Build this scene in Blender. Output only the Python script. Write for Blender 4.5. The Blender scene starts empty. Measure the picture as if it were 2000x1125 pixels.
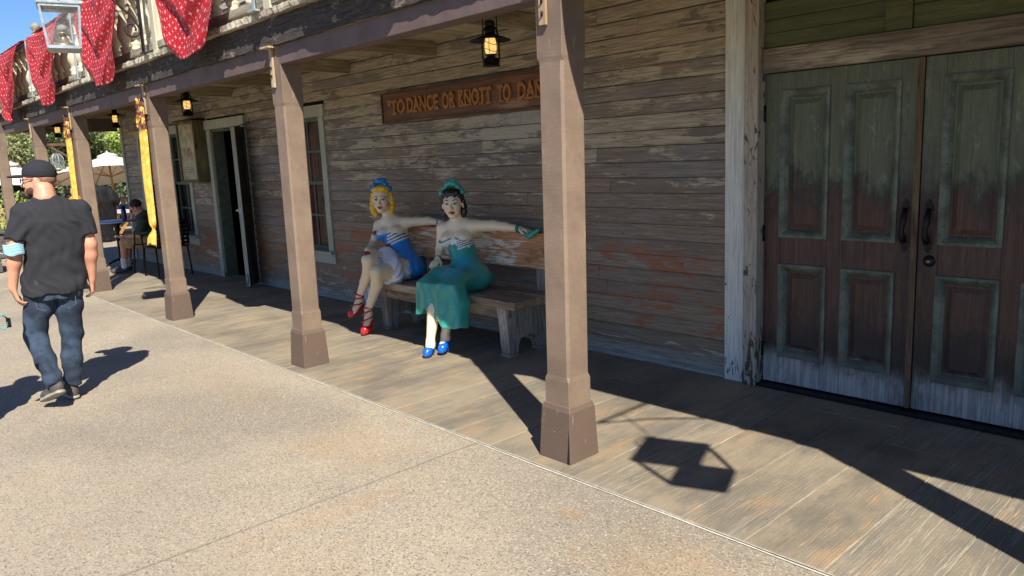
import bpy, bmesh, math, random
import numpy as np
from mathutils import Vector, Matrix, Euler
random.seed(7)
S = bpy.context.scene
COL = S.collection
R = math.radians

# ------------------------------------------------------------------ camera
cam_d = bpy.data.cameras.new('camera'); cam = bpy.data.objects.new('camera', cam_d); COL.objects.link(cam)
cam_d.sensor_width = 36.0; cam_d.lens = 36.0 * 1501.05 / 2000.0
cam_d.clip_start = 0.05; cam_d.clip_end = 2000.0
def cam_axes(yaw, pitch, roll):
    f = Vector((math.sin(yaw)*math.cos(pitch), math.cos(yaw)*math.cos(pitch), -math.sin(pitch)))
    r = Vector((math.cos(yaw), -math.sin(yaw), 0)); d = f.cross(r)
    return r*math.cos(roll)+d*math.sin(roll), -r*math.sin(roll)+d*math.cos(roll), f
_r, _d, _f = cam_axes(R(-47.1088), R(9.8833), R(2.568))
m = Matrix((( _r.x, -_d.x, -_f.x, 0), (_r.y, -_d.y, -_f.y, 0), (_r.z, -_d.z, -_f.z, 1.6), (0,0,0,1)))
cam.matrix_world = m
S.camera = cam

# ------------------------------------------------------------------ sky and sun
SUN_EL = R(47.0); SUN_AZ = math.atan2(0.88, -0.475)       # azimuth from +Y towards +X
w = bpy.data.worlds.new('World'); S.world = w; w.use_nodes = True
nt = w.node_tree; nt.nodes.clear()
sky = nt.nodes.new('ShaderNodeTexSky'); sky.sky_type = 'NISHITA'; sky.sun_disc = False
sky.sun_elevation = SUN_EL; sky.sun_rotation = SUN_AZ
sky.air_density = 0.75; sky.dust_density = 0.0; sky.ozone_density = 9.0; sky.altitude = 50
bg = nt.nodes.new('ShaderNodeBackground'); bg.inputs['Strength'].default_value = 0.09
wo = nt.nodes.new('ShaderNodeOutputWorld')
nt.links.new(sky.outputs[0], bg.inputs['Color']); nt.links.new(bg.outputs[0], wo.inputs['Surface'])
sd = bpy.data.lights.new('sun', 'SUN'); sd.energy = 5.0; sd.angle = R(0.53); sd.color = (1.0, 0.945, 0.86)
so = bpy.data.objects.new('sun', sd); COL.objects.link(so); so.location = (10, -10, 20)
_s = Vector((0.88*math.cos(SUN_EL), -0.475*math.cos(SUN_EL), math.sin(SUN_EL))).normalized()
so.rotation_euler = _s.to_track_quat('Z', 'Y').to_euler()
S.view_settings.view_transform = 'Standard'; S.view_settings.look = 'None'
S.view_settings.exposure = 0.8; S.view_settings.gamma = 1.0; S.view_settings.use_curve_mapping = False
S.cycles.use_denoising = True
S.cycles.max_bounces = 8; S.cycles.diffuse_bounces = 5; S.cycles.transmission_bounces = 8; S.cycles.transparent_max_bounces = 12
S.cycles.caustics_reflective = False; S.cycles.caustics_refractive = False

# ------------------------------------------------------------------ node helper
def lin(r, g, b):
    def f(c):
        c /= 255.0
        return c/12.92 if c <= 0.04045 else ((c+0.055)/1.055)**2.4
    return (f(r), f(g), f(b), 1)
class NT:
    def __init__(s, name):
        s.m = bpy.data.materials.new(name); s.m.use_nodes = True
        s.t = s.m.node_tree; s.t.nodes.clear()
        s.out = s.t.nodes.new('ShaderNodeOutputMaterial')
        s.p = s.t.nodes.new('ShaderNodeBsdfPrincipled'); s.t.links.new(s.p.outputs[0], s.out.inputs['Surface'])
        s.p.inputs['Roughness'].default_value = 0.8
        s._obj = None
    def L(s, a, i):
        if hasattr(a, 'links') or isinstance(a, bpy.types.NodeSocket): s.t.links.new(a, i)
        else:
            try: i.default_value = a
            except Exception: i.default_value = (a, a, a)
    def n(s, ty): return s.t.nodes.new(ty)
    def obj(s):
        if s._obj is None: s._obj = s.n('ShaderNodeTexCoord').outputs['Object']
        return s._obj
    def uv(s): return s.n('ShaderNodeTexCoord').outputs['UV']
    def pos(s): return s.n('ShaderNodeNewGeometry').outputs['Position']
    def attr(s, name, out='Fac'):
        a = s.n('ShaderNodeAttribute'); a.attribute_name = name; return a.outputs[out]
    def rnd(s): return s.n('ShaderNodeObjectInfo').outputs['Random']
    def map(s, v, scale=(1,1,1), loc=(0,0,0), rot=(0,0,0)):
        q = s.n('ShaderNodeMapping'); s.L(v, q.inputs['Vector']); s.L(scale, q.inputs['Scale']); s.L(loc, q.inputs['Location']); s.L(rot, q.inputs['Rotation'])
        return q.outputs[0]
    def noise(s, v, scale=5, detail=4, rough=0.55, dist=0, w=None):
        q = s.n('ShaderNodeTexNoise'); s.L(v, q.inputs['Vector'])
        if w is not None: q.noise_dimensions = '4D'; s.L(w, q.inputs['W'])
        s.L(scale, q.inputs['Scale']); s.L(detail, q.inputs['Detail']); s.L(rough, q.inputs['Roughness']); s.L(dist, q.inputs['Distortion'])
        return q.outputs['Fac']
    def vor(s, v, scale=5, feat='F1', out='Distance', rnd=1):
        q = s.n('ShaderNodeTexVoronoi'); q.feature = feat; s.L(v, q.inputs['Vector']); s.L(scale, q.inputs['Scale']); s.L(rnd, q.inputs['Randomness'])
        return q.outputs[out]
    def white(s, v):
        q = s.n('ShaderNodeTexWhiteNoise'); s.L(v, q.inputs['Vector']); return q.outputs['Value']
    def sep(s, v):
        q = s.n('ShaderNodeSeparateXYZ'); s.L(v, q.inputs[0]); return q.outputs[0], q.outputs[1], q.outputs[2]
    def comb(s, x, y, z):
        q = s.n('ShaderNodeCombineXYZ'); s.L(x, q.inputs[0]); s.L(y, q.inputs[1]); s.L(z, q.inputs[2]); return q.outputs[0]
    def math(s, op, a, b=0.0, c=0.0, clamp=False):
        q = s.n('ShaderNodeMath'); q.operation = op; q.use_clamp = clamp
        s.L(a, q.inputs[0]); s.L(b, q.inputs[1]); s.L(c, q.inputs[2]); return q.outputs[0]
    def add(s, a, b): return s.math('ADD', a, b)
    def mul(s, a, b): return s.math('MULTIPLY', a, b)
    def mr(s, v, a, b, c=0.0, d=1.0, smooth=True):
        q = s.n('ShaderNodeMapRange'); q.interpolation_type = 'SMOOTHSTEP' if smooth else 'LINEAR'
        s.L(v, q.inputs[0]); s.L(a, q.inputs[1]); s.L(b, q.inputs[2]); s.L(c, q.inputs[3]); s.L(d, q.inputs[4]); return q.outputs[0]
    def mix(s, f, a, b, mode='MIX'):
        q = s.n('ShaderNodeMix'); q.data_type = 'RGBA'; q.blend_type = mode
        s.L(f, q.inputs[0]); s.L(a, q.inputs[6]); s.L(b, q.inputs[7]); return q.outputs[2]
    def bump(s, h, strength=0.4, dist=0.01, normal=None):
        q = s.n('ShaderNodeBump'); s.L(h, q.inputs['Height']); s.L(strength, q.inputs['Strength']); s.L(dist, q.inputs['Distance'])
        if normal is not None: s.L(normal, q.inputs['Normal'])
        return q.outputs[0]
    def fin(s, col=None, rough=None, normal=None, metal=None, **kw):
        if col is not None: s.L(col, s.p.inputs['Base Color'])
        if rough is not None: s.L(rough, s.p.inputs['Roughness'])
        if normal is not None: s.L(normal, s.p.inputs['Normal'])
        if metal is not None: s.L(metal, s.p.inputs['Metallic'])
        for k, v in kw.items(): s.L(v, s.p.inputs[k.replace('_', ' ')])
        return s.m

def simple(name, col, rough=0.6, metal=0.0, var=0.12, scale=12, bump=0.15):
    """one colour with a soft mottling and a fine relief"""
    t = NT(name); v = t.obj(); nz = t.noise(v, scale, 5); n2 = t.noise(v, scale*9, 3)
    dark = tuple(c*(1-var*2) for c in col[:3])+(1,); lite = tuple(min(1, c*(1+var)) for c in col[:3])+(1,)
    c = t.mix(t.mr(nz, .3, .7), dark, lite)
    return t.fin(c, t.mr(n2, .3, .7, rough-.06, rough+.08), t.bump(n2, bump, .004), metal)

def wood(name, base, dark, worn, axis=0, worn_amt=0.5, scale=1.0, rough=0.8, knots=True, bump=0.5):
    """weathered timber, grain along the given object axis"""
    t = NT(name); v = t.obj(); r = t.rnd()
    sc = [11*scale, 11*scale, 11*scale]; sc[axis] = 0.7*scale
    off = t.comb(t.mul(r, 17.0), t.mul(r, 31.0), t.mul(r, 23.0))
    q = t.n('ShaderNodeVectorMath'); q.operation = 'ADD'; t.L(v, q.inputs[0]); t.L(off, q.inputs[1]); vv = q.outputs[0]
    g = t.noise(t.map(vv, tuple(sc)), 3.0, 8, 0.65, 1.2)
    sc2 = [60*scale]*3; sc2[axis] = 2.0*scale
    fine = t.noise(t.map(vv, tuple(sc2)), 3.0, 5, 0.7)
    sc3 = [3*scale]*3; sc3[axis] = 0.8*scale
    big = t.noise(t.map(vv, tuple(sc3)), 1.5, 4)
    c = t.mix(t.mr(g, .35, .68), dark, base)
    wm = t.mr(t.add(t.mul(big, .6), t.mul(fine, .4)), .62-.25*worn_amt, .72-.2*worn_amt)
    c = t.mix(wm, c, worn)
    c = t.mix(t.mr(fine, .33, .24), c, tuple(x*.35 for x in dark[:3])+(1,))
    if knots:
        k = t.vor(t.map(vv, tuple(4.0*scale if i != axis else 1.6*scale for i in range(3))), 1.0)
        c = t.mix(t.mr(k, .09, .03), c, tuple(x*.3 for x in dark[:3])+(1,))
    h = t.add(t.mul(fine, .7), t.mul(g, .5))
    return t.fin(c, rough, t.bump(h, bump, .006))

# ------------------------------------------------------------------ mesh helper
class MB:
    def __init__(s): s.v = []; s.f = []; s.mi = []; s.cur = 0; s.sm = []
    def add(s, vs, fs, smooth=False):
        o = len(s.v); s.v += [tuple(x) for x in vs]; s.f += [tuple(i+o for i in f) for f in fs]
        s.mi += [s.cur]*len(fs); s.sm += [smooth]*len(fs); return s
    def box(s, x0, x1, y0, y1, z0, z1, M=None):
        vs = [Vector((x, y, z)) for z in (z0, z1) for y in (y0, y1) for x in (x0, x1)]
        if M is not None: vs = [M @ v for v in vs]
        return s.add(vs, [(0,2,3,1),(4,5,7,6),(0,1,5,4),(1,3,7,5),(3,2,6,7),(2,0,4,6)])
    def beam(s, a, b, w, h, up=(0,0,1)):
        a = Vector(a); b = Vector(b); d = (b-a).normalized(); u = Vector(up)
        sx = d.cross(u).normalized(); u = sx.cross(d)
        vs = []
        for p in (a, b):
            for i, j in ((-1,-1),(1,-1),(1,1),(-1,1)): vs.append(p + sx*i*w/2 + u*j*h/2)
        return s.add(vs, [(3,2,1,0),(4,5,6,7),(0,1,5,4),(1,2,6,5),(2,3,7,6),(3,0,4,7)])
    def tube(s, pts, r, n=8, closed=False, caps=True):
        pts = [Vector(p) for p in pts]; m = len(pts); rs = r if isinstance(r, (list, tuple)) else [r]*m
        vs = []; fs = []; prev = None
        for i, p in enumerate(pts):
            if closed: d = pts[(i+1) % m]-pts[i-1]
            else: d = pts[min(i+1, m-1)]-pts[max(i-1, 0)]
            d.normalize()
            if prev is None:
                a = Vector((0,0,1)) if abs(d.z) < .9 else Vector((1,0,0)); u = d.cross(a).normalized()
            else: u = (prev - d*prev.dot(d)).normalized()
            prev = u; v = d.cross(u)
            for k in range(n):
                t = 2*math.pi*k/n; vs.append(p + (u*math.cos(t)+v*math.sin(t))*rs[i])
        for i in range(m if closed else m-1):
            for k in range(n):
                a = i*n+k; b = i*n+(k+1) % n; c = ((i+1) % m)*n+(k+1) % n; d_ = ((i+1) % m)*n+k
                fs.append((a, b, c, d_))
        if caps and not closed: fs.append(tuple(range(n-1, -1, -1))); fs.append(tuple((m-1)*n+k for k in range(n)))
        return s.add(vs, fs, True)
    def lathe(s, prof, c=(0,0,0), n=16, ax='z', smooth=True, rot=0.0):
        vs = []; fs = []; m = len(prof)
        for (r, h) in prof:
            for k in range(n):
                t = 2*math.pi*k/n + rot; x, y = r*math.cos(t), r*math.sin(t)
                p = (x, y, h) if ax == 'z' else ((h, x, y) if ax == 'x' else (x, h, y))
                vs.append((p[0]+c[0], p[1]+c[1], p[2]+c[2]))
        for i in range(m-1):
            for k in range(n): fs.append((i*n+k, i*n+(k+1) % n, (i+1)*n+(k+1) % n, (i+1)*n+k))
        fs.append(tuple(range(n-1, -1, -1))); fs.append(tuple((m-1)*n+k for k in range(n)))
        return s.add(vs, fs, smooth)
    def prism(s, poly, y0, y1, plane='xz'):
        n = len(poly)
        def P(a, b, c): return {'xz': (a, c, b), 'yz': (c, a, b), 'xy': (a, b, c)}[plane]
        vs = [P(a, b, y0) for a, b in poly]+[P(a, b, y1) for a, b in poly]
        return s.add(vs, [tuple(range(n)), tuple(range(2*n-1, n-1, -1))]+[(i, i+n, (i+1) % n+n, (i+1) % n) for i in range(n)])
    def build(s, name, mats, parent=None, loc=(0,0,0), rz=0.0, bevel=0.0, segs=2, uvs=None, merge=True, world=False):
        me = bpy.data.meshes.new(name); me.from_pydata([tuple(v) for v in s.v], [], s.f)
        if not isinstance(mats, (list, tuple)): mats = [mats]
        for q in mats: me.materials.append(q)
        me.polygons.foreach_set('material_index', s.mi); me.polygons.foreach_set('use_smooth', s.sm)
        bm = bmesh.new(); bm.from_mesh(me); bmesh.ops.recalc_face_normals(bm, faces=bm.faces); bm.to_mesh(me); bm.free()
        o = bpy.data.objects.new(name, me); COL.objects.link(o); o.location = loc; o.rotation_euler = (0, 0, rz)
        if parent is not None:
            o.parent = parent
            if world: o.matrix_parent_inverse = Matrix.Translation(parent.location).inverted() if parent.rotation_euler.z == 0 else pinv(parent)
        if bevel > 0:
            b = o.modifiers.new('bevel', 'BEVEL'); b.width = bevel; b.segments = segs; b.limit_method = 'ANGLE'; b.angle_limit = R(35)
        return o
def pinv(p):
    return (Matrix.Translation(p.location) @ p.rotation_euler.to_matrix().to_4x4()).inverted()
def tag(o, label=None, cat=None, group=None, kind=None):
    if label: o['label'] = label
    if cat: o['category'] = cat
    if group: o['group'] = group
    if kind: o['kind'] = kind
    return o
def empty(name, loc, rz=0.0, label=None, cat=None, group=None):
    o = bpy.data.objects.new(name, None); COL.objects.link(o); o.location = loc; o.rotation_euler = (0, 0, rz)
    o.empty_display_size = 0.2
    return tag(o, label, cat, group)
def kids(o): return [c for c in bpy.data.objects if c.parent == o]
def copy_tree(o, loc=None, rz=None, label=None, parent=None):
    c = o.copy(); COL.objects.link(c)
    if parent is not None: c.parent = parent
    if loc is not None: c.location = loc
    if rz is not None: c.rotation_euler = (0, 0, rz)
    if label: c['label'] = label
    for k in kids(o): copy_tree(k, parent=c)
    return c

# ------------------------------------------------------------------ signed distance modelling (for bodies and cloth)
class Field:
    def __init__(s, lo, hi, h):
        s.lo = np.array(lo, float); s.h = h
        s.n = np.ceil((np.array(hi, float)-s.lo)/h).astype(int)+1
        s.F = np.full(tuple(s.n), 0.15, np.float32)
    def sub(s, lo, hi):
        a = np.clip(np.floor((np.array(lo)-s.lo)/s.h).astype(int), 0, s.n); b = np.clip(np.ceil((np.array(hi)-s.lo)/s.h).astype(int)+1, 0, s.n)
        sl = tuple(slice(a[i], b[i]) for i in range(3))
        ax = [s.lo[i]+s.h*np.arange(a[i], b[i], dtype=np.float32) for i in range(3)]
        return sl, np.stack(np.meshgrid(*ax, indexing='ij'), -1) if all(b > a) else None
    def op(s, fn, lo, hi, k=0.02, mode='u'):
        pad = k+0.04; sl, P = s.sub(np.array(lo)-pad, np.array(hi)+pad)
        if P is None: return s
        d = fn(P).astype(np.float32); f = s.F[sl]
        if mode == 'u':
            h = np.clip(.5+.5*(f-d)/max(k, 1e-5), 0, 1); s.F[sl] = f*(1-h)+d*h-k*h*(1-h)
        elif mode == 's':
            h = np.clip(.5-.5*(f+d)/max(k, 1e-5), 0, 1); s.F[sl] = f*(1-h)-d*h+k*h*(1-h)
        elif mode == 'i':
            h = np.clip(.5-.5*(d-f)/max(k, 1e-5), 0, 1); s.F[sl] = d*(1-h)+f*h+k*h*(1-h)
        return s
    def cone(s, a, b, ra, rb=None, k=0.02, mode='u', squash=None):
        a = np.array(a, float); b = np.array(b, float); rb = ra if rb is None else rb; rm = max(ra, rb)
        ab = b-a; L2 = max(ab@ab, 1e-12)
        def fn(P):
            q = P-a; t = np.clip((q@ab)/L2, 0, 1)
            return np.linalg.norm(q-t[..., None]*ab, axis=-1)-(ra+(rb-ra)*t)
        return s.op(fn, np.minimum(a, b)-rm, np.maximum(a, b)+rm, k, mode)
    def chain(s, pts, rs, k=0.02, mode='u'):
        for i in range(len(pts)-1): s.cone(pts[i], pts[i+1], rs[i], rs[i+1], k, mode)
        return s
    def ell(s, c, r, M=None, k=0.02, mode='u'):
        c = np.array(c, float); r = np.array(r, float)
        M = np.eye(3) if M is None else np.array(M)
        def fn(P):
            q = (P-c)@M; k0 = np.linalg.norm(q/r, axis=-1); k1 = np.linalg.norm(q/(r*r), axis=-1)+1e-9
            return k0*(k0-1)/k1
        return s.op(fn, c-r.max(), c+r.max(), k, mode)
    def box(s, c, hx, M=None, rd=0.01, k=0.01, mode='u'):
        c = np.array(c, float); hx = np.array(hx, float); M = np.eye(3) if M is None else np.array(M)
        def fn(P):
            q = np.abs((P-c)@M)-(hx-rd)
            return np.linalg.norm(np.maximum(q, 0), axis=-1)+np.minimum(q.max(-1), 0)-rd
        R_ = np.linalg.norm(hx); return s.op(fn, c-R_, c+R_, k, mode)
    def disp(s, fn, lo=None, hi=None):
        lo = s.lo if lo is None else lo; hi = s.lo+s.h*s.n if hi is None else hi
        sl, P = s.sub(lo, hi)
        if P is not None: s.F[sl] += fn(P).astype(np.float32)
        return s
    def mesh(s, name, mat, parent=None, color=None, smooth_it=1, world=True):
        F = s.F; F[0] = F[-1] = .1; F[:, 0] = F[:, -1] = .1; F[:, :, 0] = F[:, :, -1] = .1
        ins = F < 0; n = np.array(F.shape)
        vid = -np.ones(tuple(n-1), np.int64)
        c8 = [ins[i:n[0]-1+i, j:n[1]-1+j, k:n[2]-1+k] for i in (0,1) for j in (0,1) for k in (0,1)]
        cnt = sum(c.astype(np.int8) for c in c8); act = (cnt > 0) & (cnt < 8)
        idx = np.argwhere(act); vid[act] = np.arange(len(idx))
        acc = np.zeros((len(idx), 3)); num = np.zeros(len(idx))
        cs = [(i, j, k) for i in (0,1) for j in (0,1) for k in (0,1)]
        for e0 in cs:
            for ax in range(3):
                if e0[ax] == 1: continue
                e1 = list(e0); e1[ax] = 1
                f0 = F[idx[:,0]+e0[0], idx[:,1]+e0[1], idx[:,2]+e0[2]]; f1 = F[idx[:,0]+e1[0], idx[:,1]+e1[1], idx[:,2]+e1[2]]
                m_ = (f0 < 0) != (f1 < 0); t = np.where(m_, f0/(f0-f1+1e-12), 0)
                p = np.tile(np.array(e0, float), (len(idx), 1)); p[:, ax] += t
                acc[m_] += p[m_]; num[m_] += 1
        V = (idx+acc/np.maximum(num, 1)[:, None])*s.h+s.lo
        quads = []
        for ax in range(3):
            a1, a2 = (ax+1) % 3, (ax+2) % 3
            sl0 = [slice(1, n[i]-1) for i in range(3)]; sl0[ax] = slice(0, n[ax]-1); sl1 = list(sl0); sl1[ax] = slice(1, n[ax])
            A = ins[tuple(sl0)]; B = ins[tuple(sl1)]
            for flip, msk in ((False, A & ~B), (True, ~A & B)):
                e = np.argwhere(msk)
                if len(e) == 0: continue
                e = e+np.array([0 if i == ax else 1 for i in range(3)])
                q = []
                for d1, d2 in ((-1,-1),(0,-1),(0,0),(-1,0)):
                    g = e.copy(); g[:, a1] += d1; g[:, a2] += d2; q.append(vid[g[:,0], g[:,1], g[:,2]])
                q = np.stack(q, 1); quads.append(q[:, ::-1] if flip else q)
        Q = np.concatenate(quads)
        for _ in range(smooth_it):
            T = np.zeros_like(V); C_ = np.zeros(len(V))
            for a, b in ((0,1),(1,2),(2,3),(3,0)):
                for x, y in ((a,b),(b,a)):
                    np.add.at(T, Q[:, x], V[Q[:, y]]); np.add.at(C_, Q[:, x], 1)
            V = V*.5+(T/np.maximum(C_, 1)[:, None])*.5
        me = bpy.data.meshes.new(name); me.vertices.add(len(V)); me.vertices.foreach_set('co', V.ravel())
        me.loops.add(Q.size); me.loops.foreach_set('vertex_index', Q.ravel().astype(np.int32))
        me.polygons.add(len(Q)); me.polygons.foreach_set('loop_start', np.arange(0, Q.size, 4, dtype=np.int32))
        me.polygons.foreach_set('loop_total', np.full(len(Q), 4, np.int32)); me.polygons.foreach_set('use_smooth', np.ones(len(Q), bool))
        me.update(calc_edges=True); me.validate()
        if color is not None:
            ca = me.color_attributes.new('paint', 'FLOAT_COLOR', 'POINT'); rgb = color(V); a = np.ones((len(V), 4)); a[:, :3] = rgb[:, :3]
            ca.data.foreach_set('color', a.ravel())
        me.materials.append(mat)
        o = bpy.data.objects.new(name, me); COL.objects.link(o)
        if parent is not None:
            o.parent = parent
            if world: o.matrix_parent_inverse = pinv(parent)
        return o
def sstep(a, b, x): t = np.clip((x-a)/(b-a), 0, 1); return t*t*(3-2*t)
def rotm(rx=0, ry=0, rz=0):
    return np.array(Euler((R(rx), R(ry), R(rz)), 'XYZ').to_matrix())
# ================================================================== materials
def siding_mat():
    t = NT('siding_paint'); v = t.obj(); x, y, z = t.sep(v)
    r = t.attr('rnd'); board = t.mul(t.math('FLOOR', t.math('DIVIDE', t.math('SUBTRACT', z, .04), .1125)), 3.17)
    off = t.comb(t.mul(r, 9.0), 0.0, board)
    q = t.n('ShaderNodeVectorMath'); q.operation = 'ADD'; t.L(v, q.inputs[0]); t.L(off, q.inputs[1]); vb = q.outputs[0]
    grain = t.noise(t.map(vb, (2.2, 2, 60)), 2.0, 8, .68, .6)
    blot = t.noise(t.map(vb, (1.0, 2, 4.2)), 1.9, 12, .76, .35)
    big = t.noise(t.map(v, (.55, 1, 1.3)), 1.3, 4, .55)
    brn = t.mix(t.mr(grain, .35, .65), lin(116, 98, 79), lin(152, 132, 107))
    gry = t.mix(t.mr(grain, .35, .65), lin(112, 108, 104), lin(150, 144, 135))
    base = t.mix(t.mr(t.add(big, t.mul(z, -.17)), .38, .08), brn, gry)
    base = t.mix(t.mul(t.mr(r, .0, 1.0, 0, 1, False), .55), base, lin(100, 86, 72))
    # bare, bleached timber where the paint has gone
    zb = t.mr(z, 1.0, 2.2, -.05, .055, False)
    wear = t.add(t.add(t.mul(blot, .8), t.mul(grain, .12)), t.add(t.mul(big, .22), t.add(zb, t.mul(t.math('SUBTRACT', r, .5), .09))))
    wm = t.mul(t.mr(wear, .58, .63), .72)
    wcol = t.mix(t.mr(grain, .4, .62), lin(158, 146, 122), lin(206, 196, 172))
    c = t.mix(wm, base, wcol)
    # pale patch under the sign
    px = t.math('ABSOLUTE', t.math('ADD', x, 5.0)); pz = t.math('ABSOLUTE', t.math('SUBTRACT', z, 1.83))
    pm = t.mul(t.mr(px, .75, .35), t.mr(pz, .20, .07)); pm = t.mr(t.mul(pm, t.mr(blot, .35, .62, .2, 1.4)), .35, .85)
    c = t.mix(t.mul(pm, .75), c, lin(178, 172, 156))
    # rusty undercoat showing low down
    rz_ = t.mul(t.mr(z, .16, .3), t.mr(z, .98, .78)); rb = t.noise(t.map(v, (1.1, 1, 3.0)), 2.1, 5, .65, .8)
    rm = t.mul(t.mr(t.add(t.mul(rb, .6), t.mul(blot, .55)), .595, .635), rz_)
    rm = t.mul(rm, t.mr(grain, .36, .52, .25, 1.0)); c = t.mix(t.mul(rm, .9), c, t.mix(grain, lin(128, 66, 36), lin(170, 104, 62)))
    # lap shadow painted as a dark line under each board; bleached bottom board
    fz = t.math('FRACT', t.math('DIVIDE', t.math('SUBTRACT', z, .04), .1125))
    c = t.mix(t.mul(t.mr(fz, .925, .97), .85), c, lin(34, 28, 23))
    c = t.mix(t.mul(t.mr(z, .17, .03), t.mr(grain, .4, .55, .25, .9)), c, lin(150, 150, 144))
    k = t.vor(t.map(vb, (3.4, 2, 14)), 1.0); c = t.mix(t.mr(k, .06, .03), c, lin(30, 24, 20))
    h = t.add(t.mul(grain, .8), t.mul(wm, -.25))
    return t.fin(c, t.mr(wm, 0, 1, .62, .9), t.bump(h, .55, .008))
M_SIDE = siding_mat()
def trim_mat(name, c0, c1, spots, amt):
    t = NT(name); v = t.obj(); x, y, z = t.sep(v); r = t.rnd()
    vv = t.n('ShaderNodeVectorMath'); vv.operation = 'ADD'; t.L(v, vv.inputs[0]); t.L(t.comb(t.mul(r, 9), t.mul(r, 7), t.mul(r, 5)), vv.inputs[1]); v2 = vv.outputs[0]
    g = t.noise(t.map(v2, (26, 26, 1.4)), 2.5, 7, .68, .5); b = t.noise(t.map(v2, (7, 7, 2.2)), 2.6, 6, .7, 1.0)
    c = t.mix(t.mr(g, .3, .7), c0, c1)
    m_ = t.mr(t.add(t.add(t.mul(b, .75), t.mul(g, .3)), t.mr(z, .55, .0, 0, .12)), .70-amt, .74-amt)
    c = t.mix(m_, c, t.mix(g, spots, tuple(q*.5 for q in spots[:3])+(1,)))
    sp = t.vor(t.map(v2, (6, 6, 4.5)), 1.0); c = t.mix(t.mr(sp, .045, .03), c, lin(52, 36, 28))
    return t.fin(c, .75, t.bump(t.add(g, t.mul(m_, -.6)), .5, .005))
M_TRIMW = trim_mat('peeling_white_trim', lin(178, 182, 178), lin(222, 222, 212), lin(112, 82, 64), .02)
M_TRIMG = trim_mat('weathered_grey_trim', lin(132, 126, 114), lin(180, 172, 158), lin(78, 68, 58), .10)
M_WINTRIM = trim_mat('window_trim_paint', lin(140, 143, 128), lin(180, 181, 165), lin(100, 88, 70), .0)
M_HEAD = wood('weathered_header', lin(122, 112, 98), lin(84, 74, 62), lin(168, 158, 140), 0, .5)
M_GREENX = wood('green_board', lin(92, 98, 66), lin(70, 76, 50), lin(108, 112, 82), 0, .25)
def door_mat(name, v_axis=2):
    t = NT(name); v = t.obj(); x, y, z = t.sep(v)
    st = t.noise(t.map(v, (30, 30, 1.3)), 2.2, 8, .7, .2); b = t.noise(t.map(v, (2.6, 2.6, 1.7)), 1.9, 4, .55, .4); mo = t.noise(t.map(v, (9, 9, 5)), 1.6, 10, .76, .3); fine = t.noise(t.map(v, (90, 90, 4)), 2, 4)
    jag = t.add(t.add(t.mul(t.math('SUBTRACT', b, .5), .62), t.mul(t.math('SUBTRACT', mo, .5), .62)), t.mul(t.math('SUBTRACT', st, .5), .16)); zz = t.add(z, jag)
    green = t.mix(t.mr(st, .3, .7), lin(78, 84, 66), lin(98, 106, 86)); green = t.mix(t.mul(t.mr(mo, .55, .68), .6), green, lin(134, 142, 124)); green = t.mix(t.mul(t.mr(mo, .42, .34), .6), green, lin(66, 68, 54))
    brown = t.mix(t.mr(st, .3, .7), lin(58, 40, 32), lin(92, 67, 53)); brown = t.mix(t.mul(t.mr(mo, .56, .66), .35), brown, lin(96, 84, 70)); blk = lin(36, 33, 30)
    pale = t.mix(t.mr(st, .35, .65), lin(122, 122, 122), lin(172, 172, 168)); pale = t.mix(t.mul(t.mr(mo, .54, .66), .5), pale, lin(92, 84, 76))
    c = t.mix(t.mr(zz, 1.22, 1.47), blk, green)
    c = t.mix(t.mr(zz, 1.36, 1.12), c, brown)
    c = t.mix(t.mul(t.mr(zz, .60, .34), .8), c, blk)
    c = t.mix(t.mr(t.add(z, t.mul(jag, .35)), .31, .12), c, pale)
    hx = t.math('ABSOLUTE', t.add(x, 1.60+0.0)); grime = t.mul(t.mr(hx, .17, .05), t.mul(t.mr(z, 1.7, 1.35), t.mr(mo, .3, .6)))
    c = t.mix(t.mul(grime, .55), c, lin(30, 26, 24))
    c = t.mix(t.mul(t.mr(fine, .62, .75), .3), c, lin(135, 130, 112))
    return t.fin(c, .62, t.bump(t.add(t.add(st, t.mul(fine, .5)), mo), .35, .004))
M_DOOR = door_mat('double_door_paint')
def mould_mat():
    t = NT('door_moulding_green'); v = t.obj(); x, y, z = t.sep(v); b = t.noise(v, 7, 6, .7); f = t.noise(v, 60, 4)
    c = t.mix(t.mr(b, .35, .65), lin(70, 78, 66), lin(106, 117, 102)); c = t.mix(t.mr(f, .58, .7), c, lin(58, 56, 48))
    c = t.mix(t.mul(t.mr(z, .5, .2), .5), c, lin(80, 82, 78))
    return t.fin(c, .6, t.bump(f, .3, .004))
M_MOULD = mould_mat()
def post_mat():
    t = NT('brown_post_paint'); v = t.obj(); x, y, z = t.sep(v); r = t.rnd()
    saw = t.noise(t.map(v, (16, 16, 110), rot=(0, R(34), 0)), 1.0, 3, .5, .3); b = t.noise(v, 3, 5, .6); f = t.noise(v, 70, 4, .6)
    c = t.mix(t.mr(b, .3, .7), lin(112, 95, 80), lin(138, 117, 98))
    c = t.mix(t.mul(t.mr(z, .305, .295), .85), c, lin(92, 75, 63))
    chip = t.noise(v, 26, 6, .72, .4)
    low = t.mr(z, .34, .0, 0, .045, False)
    sc = t.noise(t.map(v, (9, 9, 3)), 2.0, 7, .7); c = t.mix(t.mul(t.mr(sc, .60, .72), .35), c, lin(176, 158, 138)); c = t.mix(t.mul(t.mr(sc, .40, .30), .35), c, lin(88, 72, 62))
    m_ = t.mr(t.add(chip, low), .725, .735); c = t.mix(m_, c, lin(206, 188, 150))
    return t.fin(c, .7, t.bump(t.add(t.mul(saw, .6), t.add(t.mul(f, .3), t.mul(sc, .5))), .38, .004))
M_POST = post_mat()
M_FASCIA = None
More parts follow.
